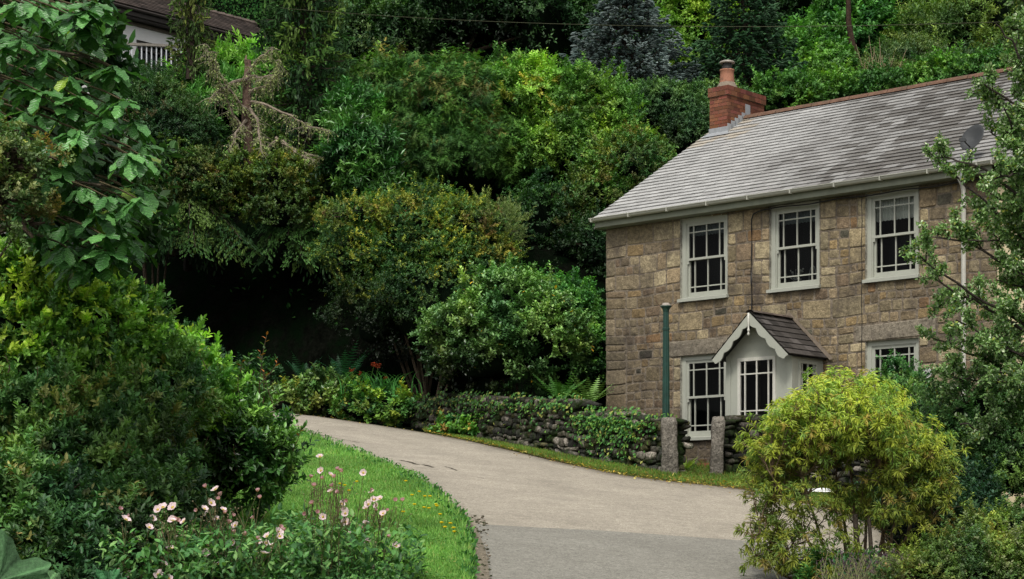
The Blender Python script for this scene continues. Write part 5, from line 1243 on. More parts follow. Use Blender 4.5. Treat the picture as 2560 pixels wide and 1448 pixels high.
# weeds along the lawn edge
m = MB(); r0 = np.random.RandomState(73); p, u = in_ribbon(r0, lawnA, lawnB, 8200, (-.045, .05)); q = (p[:, 1] > 14) & (np.sin(p[:, 1]*2.7)+np.sin(p[:, 1]*6.1+1) > -.5+0*p[:, 0]); p = p[q]; n = len(p)
put(m, LEAF4, np.stack([p[:, 0], p[:, 1], terrain(p[:, 0], p[:, 1])+r0.uniform(.02, .14, n)], 1), rsph(r0, n)+[0, 0, .6], rsph(r0, n)+[0, 0, 1], r0.uniform(.03, .065, n), r0.uniform(.02, .04, n), pick(r0, [(.03, .10, .025), (.06, .15, .03), (.02, .07, .02)], n))
tag(m.build('edge_weeds', Mt['leaf']), 'leafy weeds sprawling along the lawn edge over the kerb stones', 'weeds', kind='stuff')
# fallen leaves and grit
m = MB(); r0 = np.random.RandomState(74); p, u = in_ribbon(r0, verA, verB, 1300, (.75, 1.18)); p2, _ = in_ribbon(r0, roadA, roadB, 160, (0, .12)); p = np.concatenate([p, p2]); n = len(p)
put(m, LEAF4, np.stack([p[:, 0], p[:, 1], terrain(p[:, 0], p[:, 1])+.07], 1), rsph(r0, n)*[1, 1, .15], np.tile([[0, 0, 1.]], (n, 1))+rsph(r0, n)*.3, r0.uniform(.03, .08, n), r0.uniform(.02, .05, n), pick(r0, [(.30, .20, .03), (.16, .09, .03), (.09, .06, .03), (.35, .28, .10)], n))
tag(m.build('fallen_leaves', Mt['matt']), 'small yellow and brown fallen leaves along the lane edge', 'leaves', kind='stuff')
m = MB(); r0 = np.random.RandomState(75)
for k in range(260):
    y = r0.uniform(1300, 1560); x = 1160+(y-1300)*.05+r0.uniform(0, 60); c = G(x, y); s_ = r0.uniform(.008, .022); blob(m, c+[0, 0, .06], (s_, s_, s_*.6), k, col=np.array([.2, .17, .13])*r0.uniform(.5, 1.6), sub=1)
tag(m.build('gravel', Mt['drystone']), 'loose grit along the soil strip beside the lawn', 'gravel', kind='stuff')
# kerb stones
r0 = np.random.RandomState(76)
for k, (x, y, l_, lab) in enumerate(((1163, 1400, .36, 'nearest pale edging stone of the lawn, largest of the row'), (1157, 1446, .22, 'pale edging stone at the very bottom of the lawn edge'), (1148, 1318, .22, 'pale edging stone half hidden in weeds where the tarmac changes'),
                                     (1090, 1238, .26, 'farthest pale edging stone where the lawn edge bends'), (1120, 1276, .18, 'small edging stone among weeds next to the lane'))):
    c = G(x, y); m = MB(); blob(m, c+[0, 0, .05], (.055, l_/2, .07), 90+k, col=(.36, .32, .26), amp=.2); tag(m.build('kerb_stone', Mt['drystone'], None, True), lab, 'stone', 'edging stones of the lawn')
# dandelions
DP = [(862, 1240), (872, 1254), (892, 1230), (850, 1236), (1014, 1228), (1030, 1265), (1048, 1256), (1062, 1268), (1036, 1290), (1090, 1290), (1092, 1294), (1072, 1300), (1075, 1268), (1112, 1350), (1134, 1352), (1126, 1340), (1100, 1316), (1008, 1310), (955, 1322), (1136, 1362), (1060, 1298), (1104, 1338)]
proto = None
for k, (x, y) in enumerate(DP):
    g = G(x, y); g[2] = terrain(g[0], g[1])
    if proto is None:
        t = thing('dandelion', 'small yellow dandelion flower in the lawn', 'flower', g, 'dandelions scattered in the lawn')
        m = MB(); m.tube([g+[0, 0, .04], g+[0, .01, .13]], .003, 4, (.08, .15, .04)); a = m.build('stem', Mt['leaf'], t)
        m = MB(); m.lathe(g+[0, .01, .128], [(0, 0), (.018, .004), (.025, .012), (.015, .018), (0, .02)], 10, (.75, .55, .01)); b = m.build('flower_head', Mt['petal'], t); proto = (t, a, b)
    else:
        t = proto[0].copy(); COL.objects.link(t); t.location = [float(q) for q in g]
        for c_ in proto[1:]: q = c_.copy(); COL.objects.link(q); q.parent = t
# ================================================================== NEAR LEFT
# shrubs of the left border; upper ones bright, lower ones shaded
BU = []
BU += [bush('privet_bush', 'tall bright green bush at the far left with yellow shoots on top', 'shrub',
     [(60, 760, 16.5, 130, 110), (190, 830, 16.8, 110, 110), (20, 900, 16.2, 120, 120), (290, 850, 17.2, 90, 110), (120, 960, 16.5, 150, 100)],
     [(.085, .18, .035, 3), (.12, .23, .045, 2), (.04, .095, .028, 2.5), (.17, .21, .04, .5)], 560, 12, 6, .062, .032, rc=.17, seed=81, tm=LEAF6, up=.3, spread=.6, spacing=.45, jit=.12, top_tip=(.22, .30, .05, .45), mat_='gloss')]
BU += [bush('escallonia_bush', 'dull green bush with bronze shoots in the middle of the left border', 'shrub',
     [(90, 1060, 15.8, 170, 110), (270, 1040, 16.5, 140, 110), (380, 1010, 17.6, 110, 110), (180, 1180, 15.4, 170, 110), (330, 1180, 15.9, 130, 100)],
     [(.055, .12, .04, 3), (.085, .155, .055, 2), (.025, .06, .022, 3), (.11, .10, .04, .4)], 720, 12, 6, .058, .026, rc=.17, seed=82, tm=LEAF6, up=.35, spread=.7, spacing=.45, top_tip=(.11, .12, .045, .2), dark=[(420, 1100, 70, .3), (100, 1230, 90, .6)])]
BU += [bush('leafy_bush', 'shaded dark green bush filling the bottom left corner above the giant leaf', 'shrub',
     [(80, 1300, 14.6, 190, 110), (260, 1330, 14.9, 170, 110), (400, 1300, 15.4, 110, 90), (160, 1420, 14.2, 200, 100), (350, 1430, 14.4, 120, 80)],
     [(.035, .085, .032, 3), (.06, .12, .045, 2), (.015, .04, .018, 3), (.11, .10, .05, .4)], 620, 12, 5, .062, .028, rc=.17, seed=83, tm=LEAF6, up=.5, spread=.85, dark=[(330, 1350, 80, .3), (480, 1280, 70, .3)])]
BU += [bush('camellia_bush', 'rounded glossy green bush standing on the lawn edge with a tall leading shoot', 'shrub',
     [(530, 1070, 19.6, 110, 100), (590, 1155, 19.2, 105, 95), (450, 1020, 20.2, 80, 75), (480, 1170, 19.6, 95, 85), (655, 1125, 19.0, 48, 55), (520, 985, 20.0, 55, 40)],
     [(.045, .11, .028, 3), (.075, .155, .04, 2), (.018, .05, .017, 3), (.12, .18, .07, .6)], 460, 11, 6, .085, .038, rc=.2, seed=84, tm=LEAF6, up=.55, spread=.8, mat_='gloss', dark=[(560, 1130, 60, .35), (480, 1240, 80, .3)])]
bush('camellia_bush', 'yellow green bush top joining the left border to the rounded bush', 'shrub',
     [(400, 930, 18.6, 90, 70), (460, 960, 18.9, 80, 60), (330, 900, 18.2, 70, 80), (420, 1000, 18.5, 110, 70)], [(.12, .24, .04, 3), (.17, .28, .055, 1.5), (.06, .14, .03, 2)], 260, 11, 6, .065, .034, rc=.18, seed=85, tm=LEAF6, up=.3, spread=.6, top_tip=(.15, .20, .04, .4))
# upright leading shoots that break the outline
def shoots(t, spots, seed, L=.09, col=(.06, .14, .035), tip=None):
    r = np.random.RandomState(seed); m = MB(); w_ = m
    for (x0, y0, x1, y1, Y) in spots:
        a, b = P(x0, y0, Y), P(x1, y1, Y); n = max(6, int(np.linalg.norm(b-a)/.035)); tt = np.linspace(0, 1, n)[:, None]; pts = a+(b-a)*tt+np.array([.03, 0, 0])*np.sin(tt*3+r.uniform(0, 6))
        w_.tube(pts, np.linspace(.007, .003, n), 4, (.045, .03, .02)); ang = np.arange(n)*2.4
        d = np.stack([np.cos(ang), np.sin(ang)*.6, np.full(n, .55)], 1); l_ = L*(1-.45*tt[:, 0])*r.uniform(.8, 1.15, n)
        c = np.array(col)*r.uniform(.7, 1.35, (n, 1)); 
        if tip: c[-3:] = tip
        put(m, LEAF6, pts, d, np.array([0, 0, 1.])+rsph(r, n)*.4-d*.3, l_, l_*.42, c)
    m.build('foliage', Mt['gloss'], t)
shoots(BU[3], [(640, 1040, 672, 838, 19.4), (652, 1010, 655, 880, 19.4), (600, 960, 598, 905, 19.6), (690, 1060, 668, 930, 19.2), (730, 1160, 745, 1070, 19.0), (655, 960, 690, 900, 19.3)], 1, .10, (.07, .14, .05), (.25, .08, .02))
shoots(BU[0], [(225, 760, 248, 680, 16.8), (290, 760, 302, 705, 17), (335, 790, 370, 735, 17.2), (345, 800, 350, 720, 17.2), (390, 880, 400, 800, 17.8), (30, 680, 28, 630, 16.4), (110, 740, 115, 680, 16.6), (180, 770, 200, 700, 16.8), (60, 690, 70, 645, 16.4), (150, 760, 150, 700, 16.7), (0, 670, 5, 635, 16.4), (440, 920, 470, 860, 18.5), (520, 960, 530, 900, 19)], 2, .07, (.10, .20, .04))
r0 = np.random.RandomState(12); sp_ = []
for k in range(46):
    x = r0.uniform(0, 620); y = 860+r0.uniform(0, 520)+.15*x; sp_.append((x, y, x+r0.normal(0, 14), y-r0.uniform(40, 80), 15.0+x/160-.0))
shoots(BU[1], sp_, 3, .065, (.07, .13, .045))

# large-leaved tree hanging in from the top left
t = thing('broadleaf_tree', 'tree with large wavy edged leaves hanging in from the top left', 'tree', (-6.6, 15.2, float(terrain(-6.6, 15.2)))); r0 = np.random.RandomState(21)
wd = MB(); lf = MB(); trunk = [(-6.6, 15.2, terrain(-6.6, 15.2)), (-6.3, 15.2, 3.0), (-5.9, 15.0, 5.2), (-5.6, 15.0, 7.6)]
wd.tube(trunk, [.24, .21, .17, .12], 10, (.07, .06, .045))
WH = []
poly = [(-60, -60), (250, -60), (262, 60), (320, 240), (375, 400), (330, 560), (340, 640), (230, 700), (130, 650), (60, 500), (-60, 520)]
def inside(x, y, pg):
    c = False; j = len(pg)-1
    for i in range(len(pg)):
        if (pg[i][1] > y) != (pg[j][1] > y) and x < (pg[j][0]-pg[i][0])*(y-pg[i][1])/(pg[j][1]-pg[i][1])+pg[i][0]: c = not c
        j = i
    return c
while len(WH) < 230:
    x, y = r0.uniform(-60, 380), r0.uniform(-60, 700)
    if inside(x, y, poly) and not (x > 235 and 70 < y < 165): WH.append((x, y, r0.uniform(13.4, 16.2)))
WH += [(305, 250, 13.6), (300, 180, 13.7), (180, 40, 13.5), (250, 30, 13.7), (320, 385, 13.5), (355, 390, 13.6), (165, 270, 13.6), (60, 220, 13.6), (85, 190, 13.7), (120, 130, 13.6), (150, 420, 13.6), (200, 330, 13.5), (340, 510, 13.7), (310, 600, 13.9), (250, 620, 14), (270, 500, 13.9), (180, 560, 14), (150, 610, 14.1), (100, 560, 14)]
OO = [[] for _ in BIG]; 
for (x, y, Y) in WH:
    c = P(x, y, Y); n_ = r0.randint(6, 10); o = c+np.array([-.25, .1, .12])*r0.uniform(.6, 1.4); wd.tube([o, (o+c)/2+[0, 0, .01], c], [.008, .007, .005], 5, (.08, .065, .035))
    shade = 1 if Y < 14.3 else .55
    for k in range(n_):
        a = k/n_*6.283+r0.uniform(-.3, .3); d = np.array([math.cos(a)+.15, math.sin(a)*.7-.15, -r0.uniform(.1, 1.0)]); q = r0.randint(4)
        col = pick(r0, [(.036, .095, .034, 3), (.055, .13, .048, 2), (.022, .062, .022, 2), (.11, .16, .03, .25)], 1)[0]*r0.uniform(.8, 1.2)*shade
        l_ = r0.uniform(.17, .27)*(.9 if k else .5); OO[q].append((c+rsph(r0, 1)[0]*.015, d, np.array([d[0]*.5, d[1]*.5-.35, 1.0])+rsph(r0, 1)[0]*.3, l_, l_*.52, col))
for q, lst in enumerate(OO):
    o, d, n_, l_, w_, c = [np.array(z) for z in zip(*lst)]; put(lf, BIG[q], o, d, n_, l_, w_, c)
# boughs that carry them
for (x, y, Y) in WH[::16]:
    c = P(x, y, Y); s_ = np.array(trunk[2 if y > 250 else 3], float)*[1, 1, 1]; s_[2] = np.clip(c[2]+.4, 3, 7.5); s_[0] = -6.0; mid = (s_+c)/2+[0, 0, .25]; tt = np.linspace(0, 1, 7)[:, None]
    wd.tube((1-tt)**2*s_+2*tt*(1-tt)*mid+tt**2*(c+[-.2, .1, .1]), np.linspace(.05, .012, 7), 5, (.08, .065, .045))
wd.build('trunk', Mt['bark'], t); lf.build('leaves', Mt['big'], t, True)
bush('broadleaf_tree', 'shaded inner crown behind the large wavy leaves at top left, same tree', 'tree', [(40, 120, 18, 170, 190), (100, 420, 18, 170, 180), (200, 560, 18, 110, 90)], [(.02, .055, .02), (.035, .085, .03), (.012, .03, .012)], 300, 10, 5, .15, .08, rc=.3, seed=86, tm=LEAF6, front=.4, trunk=(-6.6, 18, float(terrain(-6.6, 18))))  # inner crown of the same tree, built apart with shade in its leaf colours
bush('lichened_shrub', 'lichen crusted small leaved branches reaching in at the left edge', 'shrub', [(30, 420, 13.2, 80, 60), (10, 500, 13.2, 70, 40), (60, 560, 13.2, 60, 14), (10, 370, 13.2, 40, 40)],
     [(.09, .13, .05), (.16, .18, .08), (.06, .10, .03), (.20, .13, .06, .4)], 70, 12, 5, .035, .022, rc=.14, seed=87, core=None, jit=.3, trunk=(-5.6, 13.2, 1.5))

# ---------------------------------------------------------------- gunnera
def gunnera(m, c, right, up_, R, col, seed, n=130):
    r = np.random.RandomState(seed); right = nrm(np.array(right, float)); up_ = nrm(np.array(up_, float)); nm = np.cross(right, up_); K = 18; V = [c]; C = [np.array(col)*1.3]; uv = [(0, 0, 0)]
    ph = r.uniform(0, 6, 4)
    for k in range(1, K+1):
        for j in range(n):
            a = j/n*2*np.pi; lobe = .74+.19*abs(math.sin(a*3.5+ph[0]))+.07*math.sin(a*13+ph[1])+.03*math.sin(a*31+ph[2]); f = k/K; rr = R*lobe*f
            vein = abs(math.sin(a*3.5+ph[0])); z = .16*R*f*(vein-.5)+.24*R*f*f*math.sin(a*2+ph[3])+.05*R*math.sin(a*15+ph[1])*f*f+.03*R*math.sin(a*24)*f
            V.append(c+right*math.cos(a)*rr+up_*math.sin(a)*rr+nm*z); C.append(np.array(col)*(1.9 if vein > .9985 else .6+.5*vein+.12*math.sin(a*62+f*30))*r.uniform(.94, 1.06)); uv.append((a, f, 0))
    F = [(0, 1+j, 1+(j+1) % n) for j in range(n)]
    for k in range(K-1):
        for j in range(n):
            a, b = 1+k*n+j, 1+k*n+(j+1) % n; F += [(a, a+n, b+n), (a, b+n, b)]
    m.add(V, F, np.array(C), uv=np.array(uv, float))
Mt['gun'] = mat('rough giant leaf', .65, attr=True, spec=.3, noise=[(9, .15), (45, .25)], bump=[(14, .5), (50, .6)])
for lab, px, py, Y, R, rt, upv, col, sd_ in (('giant crinkled leaf standing upright in the bottom left corner', -5, 1452, 11.5, .44, (1, .35, -.55), (-.1, .45, 1), (.045, .11, .04), 1),
                                             ('flatter pale giant leaf edge right of the upright one', 110, 1478, 11.8, .27, (1, .1, 0), (0, .8, .5), (.07, .15, .055), 2),
                                             ('small rounded giant leaf poking up at the bottom of the border', 275, 1470, 12.0, .14, (1, 0, 0), (0, .3, 1), (.04, .15, .05), 3)):
    t = thing('gunnera_leaf', lab, 'plant', P(px, py+200, Y)); m = MB(); gunnera(m, P(px, py, Y), rt, upv, R, col, sd_); m.build('leaf_blade', Mt['gun'], t, True)
    m = MB(); b = P(px, py, Y); g = np.array([b[0]-.05, b[1]+.15, float(terrain(b[0], b[1]+.15))]); m.tube([g, (g+b)/2+[0, .08, 0], b], [.03, .024, .015], 8, (.07, .13, .04)); m.build('stalk', Mt['leaf'], t)

# ---------------------------------------------------------------- Japanese anemones
AN = [(540, 1225, 1), (527, 1258, 1), (548, 1250, 0), (430, 1300, 1), (395, 1275, 1), (440, 1303, 0), (382, 1296, 1), (323, 1295, 0), (318, 1297, 0), (443, 1350, 1), (435, 1302, 0), (560, 1285, 0), (582, 1292, 0), (492, 1278, 0), (515, 1385, 1), (524, 1378, 1), (527, 1405, 1), (545, 1412, 1), (568, 1398, 0), (400, 1393, 0), (410, 1413, 1), (348, 1425, 0), (402, 1440, 1), (415, 1444, 1), (570, 1310, 0), (597, 1375, 1), (566, 1370, 0),
      (650, 1247, 0), (615, 1340, 0), (665, 1358, 1), (680, 1365, 1), (678, 1378, 1), (660, 1385, 1), (712, 1370, 0), (645, 1350, 0), (780, 1390, 0),
      (800, 1143, 1), (797, 1180, 0), (803, 1178, 0), (857, 1180, 0), (845, 1177, 0), (838, 1195, 0), (785, 1217, 0), (826, 1232, 0), (832, 1218, 0), (868, 1255, 0), (794, 1283, 0), (762, 1287, 0), (861, 1278, 1), (935, 1250, 1), (950, 1248, 1), (922, 1262, 1), (937, 1278, 0), (968, 1278, 0), (988, 1253, 0), (876, 1313, 0), (906, 1325, 0), (900, 1318, 0), (972, 1345, 0), (848, 1280, 0),
      (325, 1437, 1), (480, 1448, 1), (938, 1437, 0), (700, 1320, 0)]
rx = np.random.RandomState(77)
for q in [a for a in AN if rx.rand() < .95]: AN.append((q[0]+rx.normal(0, 26), min(q[1]+rx.normal(0, 20), 1448), int(rx.rand() < .6)))
PET = T([(0, 0, 0), (-.34, .35, .10), (-.45, .75, .22), (-.2, 1, .22), (.2, 1.02, .24), (.45, .75, .22), (.34, .35, .10), (0, .55, .02)],
        [(0, 7, 1), (1, 7, 2), (2, 7, 3), (3, 7, 4), (4, 7, 5), (5, 7, 6), (6, 7, 0)], [.75, .95, 1, 1.02, 1.02, 1, .95, .93])
def make_flower(seed, closed):
    r = np.random.RandomState(seed); m = MB(); n = 6 if not closed else 5; a = np.arange(n)/n*6.283+r.uniform(0, .4, n); lift = .25 if not closed else 1.1
    d = np.stack([np.cos(a), np.sin(a), np.full(n, lift)], 1); c = np.array([[.84, .66, .72]]) if not closed else np.array([[.62, .38, .42]])
    l_ = np.full(n, .034 if not closed else .03)*r.uniform(.9, 1.12, n); put(m, PET, np.zeros((n, 3)), d, np.array([[0, 0, 1.]])+d*[-.3, -.3, 0], l_, l_*.95, np.tile(c, (n, 1))*r.uniform(.9, 1.1, (n, 1)))
    return m
def raw(name, mb, matn):
    o = mb.build(name, matn, None); L_ = np.array(o.location); o.data.transform(__import__('mathutils').Matrix.Translation(o.location)); o.location = (0, 0, 0); return o
Mt['boss'] = mat('yellow stamens', .7, base=(.45, .33, .05), noise=[(80, .3)])
fo = [raw('flower', make_flower(k, False), Mt['petal']) for k in range(2)]; fc = [raw('flower', make_flower(k+5, True), Mt['petal']) for k in range(2)]
bm_ = MB(); bm_.lathe([0, 0, .0], [(0, .0), (.009, .002), (.011, .006), (.007, .010), (0, .011)], 10); boss = raw('stamens', bm_, Mt['boss'])
groups = [('clump of pale pink anemones at the foot of the dark left border', lambda x, y: x < 470 and y < 1360), ('low pink anemones beside the giant leaf at the very bottom left', lambda x, y: x < 470), ('pink anemones with open white pink flowers below the rounded bush', lambda x, y: x < 600 and y < 1340),
          ('dense patch of pink anemones at the bottom between border and lawn', lambda x, y: x < 720), ('tall airy pink anemones standing in front of the lawn', lambda x, y: x < 900 and y < 1300), ('rightmost pink anemones leaning over the lawn', lambda x, y: True)]
cl = [[] for _ in groups]
for f in AN:
    for k, g in enumerate(groups):
        if g[1](f[0], f[1]): cl[k].append(f); break
first = {}; r0 = np.random.RandomState(33)
from mathutils import Euler
for (lab, _), fs in zip(groups, cl):
    mx = np.mean([f[0] for f in fs]); Yc = 13.5+max(0, (mx-300))/600*2.3; bx0 = M(mx-60-CX, Yc); t = thing('anemone_plant', lab, 'flowers', (bx0, Yc, float(terrain(bx0, Yc)))); st = MB()
    for (x, y, op) in fs:
        Y = Yc+r0.uniform(-.4, .4); p = P(x, y, Y); b = np.array([p[0]*.75+bx0*.25+r0.normal(0, .1), Y+.1, float(terrain(p[0], Y))]); mid = (b+p)/2+[r0.normal(0, .04), 0, .05]
        tt = np.linspace(0, 1, 7)[:, None]; pts = (1-tt)**2*b+2*tt*(1-tt)*mid+tt**2*p; st.tube(pts, np.linspace(.0035, .002, 7), 4, (.11, .11, .045))
        for q in range(3):      # side stalks with round buds
            e = pts[5]+np.array([r0.normal(0, .06), r0.normal(0, .04), r0.uniform(0, .08)]); st.tube([pts[4], e], .002, 3, (.12, .10, .05)); st.lathe(e, [(0, -.006), (.007, 0), (0, .007)], 6, (.24, .19, .12))
        src = (fo if op else fc)[r0.randint(2)]
        if src.name in first: o = src.copy(); COL.objects.link(o)
        else: o = src; first[src.name] = 1
        o.parent = t; o.location = Vector(p-world_loc(t)); rot = Euler((r0.uniform(.2, 1.25), r0.uniform(-.5, .5), r0.uniform(-.9, .9))); o.rotation_euler = rot; s_ = r0.uniform(.85, 1.2); o.scale = (s_, s_, s_)
        if op:
            if 'boss' in first: q = boss.copy(); COL.objects.link(q)
            else: q = boss; first['boss'] = 1
            q.parent = o
    st.build('stems', Mt['bark'], t)
    lf = MB(); n = 300+60*len(fs); xs = [f[0] for f in fs]; px_ = r0.uniform(min(xs)-50, max(xs)+50, n); YY_ = Yc+r0.uniform(-.5, .7, n); X = (px_-CX)/F_PX*YY_; z = terrain(X, YY_)+r0.uniform(.15, .75, n)**2
    put(lf, LEAF6, np.stack([X, YY_, z], 1), rsph(r0, n)+[0, -.2, .1], rsph(r0, n)*.4+[0, -.2, 1], r0.uniform(.04, .10, n), r0.uniform(.02, .055, n), pick(r0, [(.03, .085, .03), (.05, .12, .04), (.085, .15, .06), (.018, .05, .02)], n)*(.5+1.5*(z-terrain(X, YY_)))[:, None])
    lf.build('leaves', Mt['leaf'], t)
for s_ in fo+fc+[boss]:
    if s_.parent is None: bpy.data.objects.remove(s_)
# low herbs in front of the lawn
m = MB(); r0 = np.random.RandomState(34); n = 26000; px_ = r0.uniform(480, 1010, n); YY_ = r0.uniform(14.0, 17.2, n); X = (px_-CX)/F_PX*YY_
lim = 1010-55*np.clip((YY_-15.0), 0, 9)*2.2+40*np.sin(YY_*5); q = px_ < lim; X, YY_, px_ = X[q], YY_[q], px_[q]; n = len(X); hgt = r0.uniform(0, 1, n)**1.3*(.10+.16*np.abs(np.sin(X*4.1)*np.sin(YY_*3.3+1))); z = terrain(X, YY_)+.04+hgt
put(m, LEAF4, np.stack([X, YY_, z], 1), rsph(r0, n)+[0, 0, .5], rsph(r0, n)*.6+[0, -.2, 1], r0.uniform(.02, .045, n), r0.uniform(.012, .026, n), pick(r0, [(.03, .09, .028, 3), (.05, .125, .035, 2), (.085, .16, .05, 1), (.018, .05, .02, 2)], n)*(.45+3.4*hgt)[:, None])
tag(m.build('low_herbs', Mt['leaf']), 'fine leaved herbs spreading between the border and the lawn', 'herbs', kind='stuff')

# ================================================================== RIGHT SIDE
# feathery yellow green bush on bare stems
r0 = np.random.RandomState(91); gb = G(2150, 1470); gb[2] = terrain(gb[0], gb[1])
t = thing('feathery_bush', 'airy yellow green bush with bare twiggy stems in front of the porch', 'shrub', gb); wd = MB(); lf = MB(); WHL = []
def arc(a, b, r, bow=.12, n=9):
    tt = np.linspace(0, 1, n)[:, None]; L_ = np.linalg.norm(b-a); mid = (a+b)/2+np.array([0, 0, -bow*L_*.3])+r.normal(0, .05, 3)*L_; pts = (1-tt)**2*a+2*tt*(1-tt)*mid+tt**2*b; pts[1:-1] += r.normal(0, .008, (n-2, 3)); return pts
dome = []
while len(dome) < 430:
    a = r0.uniform(0, 2*np.pi); rr = r0.uniform(0, 1)**.5; x = 2114+rr*math.cos(a)*235; yy = rr*math.sin(a)
    top = 982+ (abs((x-2110)/262)**2.4)*200+22*math.sin(x*.045)+10*math.sin(x*.11); bot = 1215-40*math.sin((x-1850)/540*3.14)-60*(abs(x-2110) < 130)
    y = top+(bot-top)*r0.uniform(0, 1)**1.5; Y = 18.4+yy*.95*(1-.5*(abs(x-2110)/262)**2)
    dome.append((x, y, Y))
dome += [(r0.uniform(1960, 2280), r0.uniform(1210, 1430), 18+r0.uniform(-.4, .5)) for k in range(18)]+[(r0.uniform(2300, 2390), r0.uniform(1120, 1260), 18.2+r0.uniform(-.3, .4)) for k in range(22)]+[(1900+r0.uniform(-25, 60), 1230+k*9, 18.2+r0.uniform(-.4, .4)) for k in range(22)]+[(1880, 1345, 18), (1905, 1385, 18), (1870, 1350, 18), (1920, 1420, 18), (1950, 1380, 17.9), (1985, 1330, 17.9), (2010, 1290, 17.9), (1975, 1410, 17.9), (1990, 1370, 17.8), (2020, 1400, 17.8), (2300, 1320, 18.2), (2340, 1290, 18.2), (2375, 1250, 18.2), (2360, 1200, 18.2), (2385, 1160, 18.3), (2320, 1360, 18.1), (2290, 1280, 18.2), (2060, 1400, 17.8), (2040, 1440, 17.7), (2090, 1430, 17.7), (2180, 1420, 17.7), (2140, 1400, 17.7)]
rq = np.random.RandomState(5); dome += [(rq.uniform(1990, 2260), rq.uniform(1110, 1290), 18.2+rq.uniform(-.5, .5)) for k in range(42)]
stems_px = [(2080, 1440, 1990, 1150), (2110, 1450, 2050, 1100), (2140, 1445, 2120, 1120), (2150, 1440, 2190, 1130), (2175, 1440, 2260, 1160), (2195, 1450, 2320, 1170), (2060, 1440, 1930, 1190), (2130, 1450, 2085, 1130), (2160, 1450, 2230, 1110), (2190, 1440, 2200, 1180), (2050, 1450, 1900, 1330), (2200, 1420, 2360, 1240), (2045, 1460, 1890, 1390)]
hubs = []
for (x0, y0, x1, y1) in stems_px:
    a = np.array([gb[0]+M(x0-2130, 18.3), gb[1]+r0.normal(0, .12), gb[2]-.02]); b = P(x1, y1, 18.35+r0.uniform(-.35, .35)); p_ = arc(a, b, r0, .3, 10); wd.tube(p_, np.linspace(.022, .008, 10), 6, (.20, .145, .095)); hubs += [p_[k] for k in (5, 6, 7, 8, 9)]
hubs = np.array(hubs)
for (x, y, Y) in dome:
    p = P(x, y, Y); d_ = np.linalg.norm((hubs-p)*[1, .6, 1]+[0, 0, .25], axis=1); h = hubs[np.argmin(d_+r0.uniform(0, .2, len(d_)))]
    p_ = arc(h, p, r0, .15, 6); wd.tube(p_, np.linspace(.008, .003, 6), 4, (.18, .13, .08)); WHL.append((p, nrm(p-h), 1.0))
    for q in range(4):
        o = p_[r0.randint(2, 6)]; e = o+nrm(nrm(p-h)+rsph(r0, 1)[0]*.9+[0, 0, .2])*r0.uniform(.08, .26); wd.tube([o, e], [.004, .002], 3, (.13, .09, .055)); WHL.append((e, nrm(e-o), .9))
        if r0.rand() < .6: e2 = e+rsph(r0, 1)[0]*.09; WHL.append((e2, nrm(e2-o), .8))
for k in range(2): 
    O, D, Nn, C, Lz = [], [], [], [], []
for (p, d, s_) in WHL:
    base = pick(r0, [(.175, .215, .038, 3), (.235, .255, .042, 2.2), (.10, .16, .035, 2.4), (.22, .17, .05, .7)], 1)[0]
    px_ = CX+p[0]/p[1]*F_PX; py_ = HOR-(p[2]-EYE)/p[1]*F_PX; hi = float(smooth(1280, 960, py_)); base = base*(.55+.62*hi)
    n = 15; a = r0.uniform(0, 6.283, n); e1 = nrm(np.cross(d, [.3, .5, .8])); e2 = np.cross(d, e1); dr = nrm(d*.55+e1*np.cos(a)[:, None]+e2*np.sin(a)[:, None]+np.array([0, 0, -.15]))
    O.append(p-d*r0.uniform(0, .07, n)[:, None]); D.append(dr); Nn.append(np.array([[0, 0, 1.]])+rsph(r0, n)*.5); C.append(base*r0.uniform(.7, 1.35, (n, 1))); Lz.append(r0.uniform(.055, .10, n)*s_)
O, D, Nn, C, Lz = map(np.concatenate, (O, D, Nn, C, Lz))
NARROW = T([(0, 0, 0), (-.5, .4, .1), (0, .75, -.5), (.5, .4, .1), (0, 1, -1.6)], [(0, 2, 1), (0, 3, 2), (1, 2, 4), (2, 3, 4)], [.8, .95, 1.05, .95, 1.25])
put(lf, NARROW, O, D, Nn, Lz, .0155, C); wd.build('stems', Mt['bark'], t); lf.build('foliage', Mt['leaf'], t)
# stubs
t2 = MB()
for (x, y, x1, y1, rr_) in ((2160, 1460, 2137, 1285, .03), (2195, 1460, 2172, 1290, .022), (2150, 1400, 2168, 1330, .008)):
    t2.tube([P(x, y, 18.0), P((x+x1)/2-6, (y+y1)/2, 18.0), P(x1, y1, 18.0)], [rr_*1.1, rr_, rr_*.8], 7, (.05, .04, .03))
o = t2.build('pruned_stump', Mt['bark'], t)

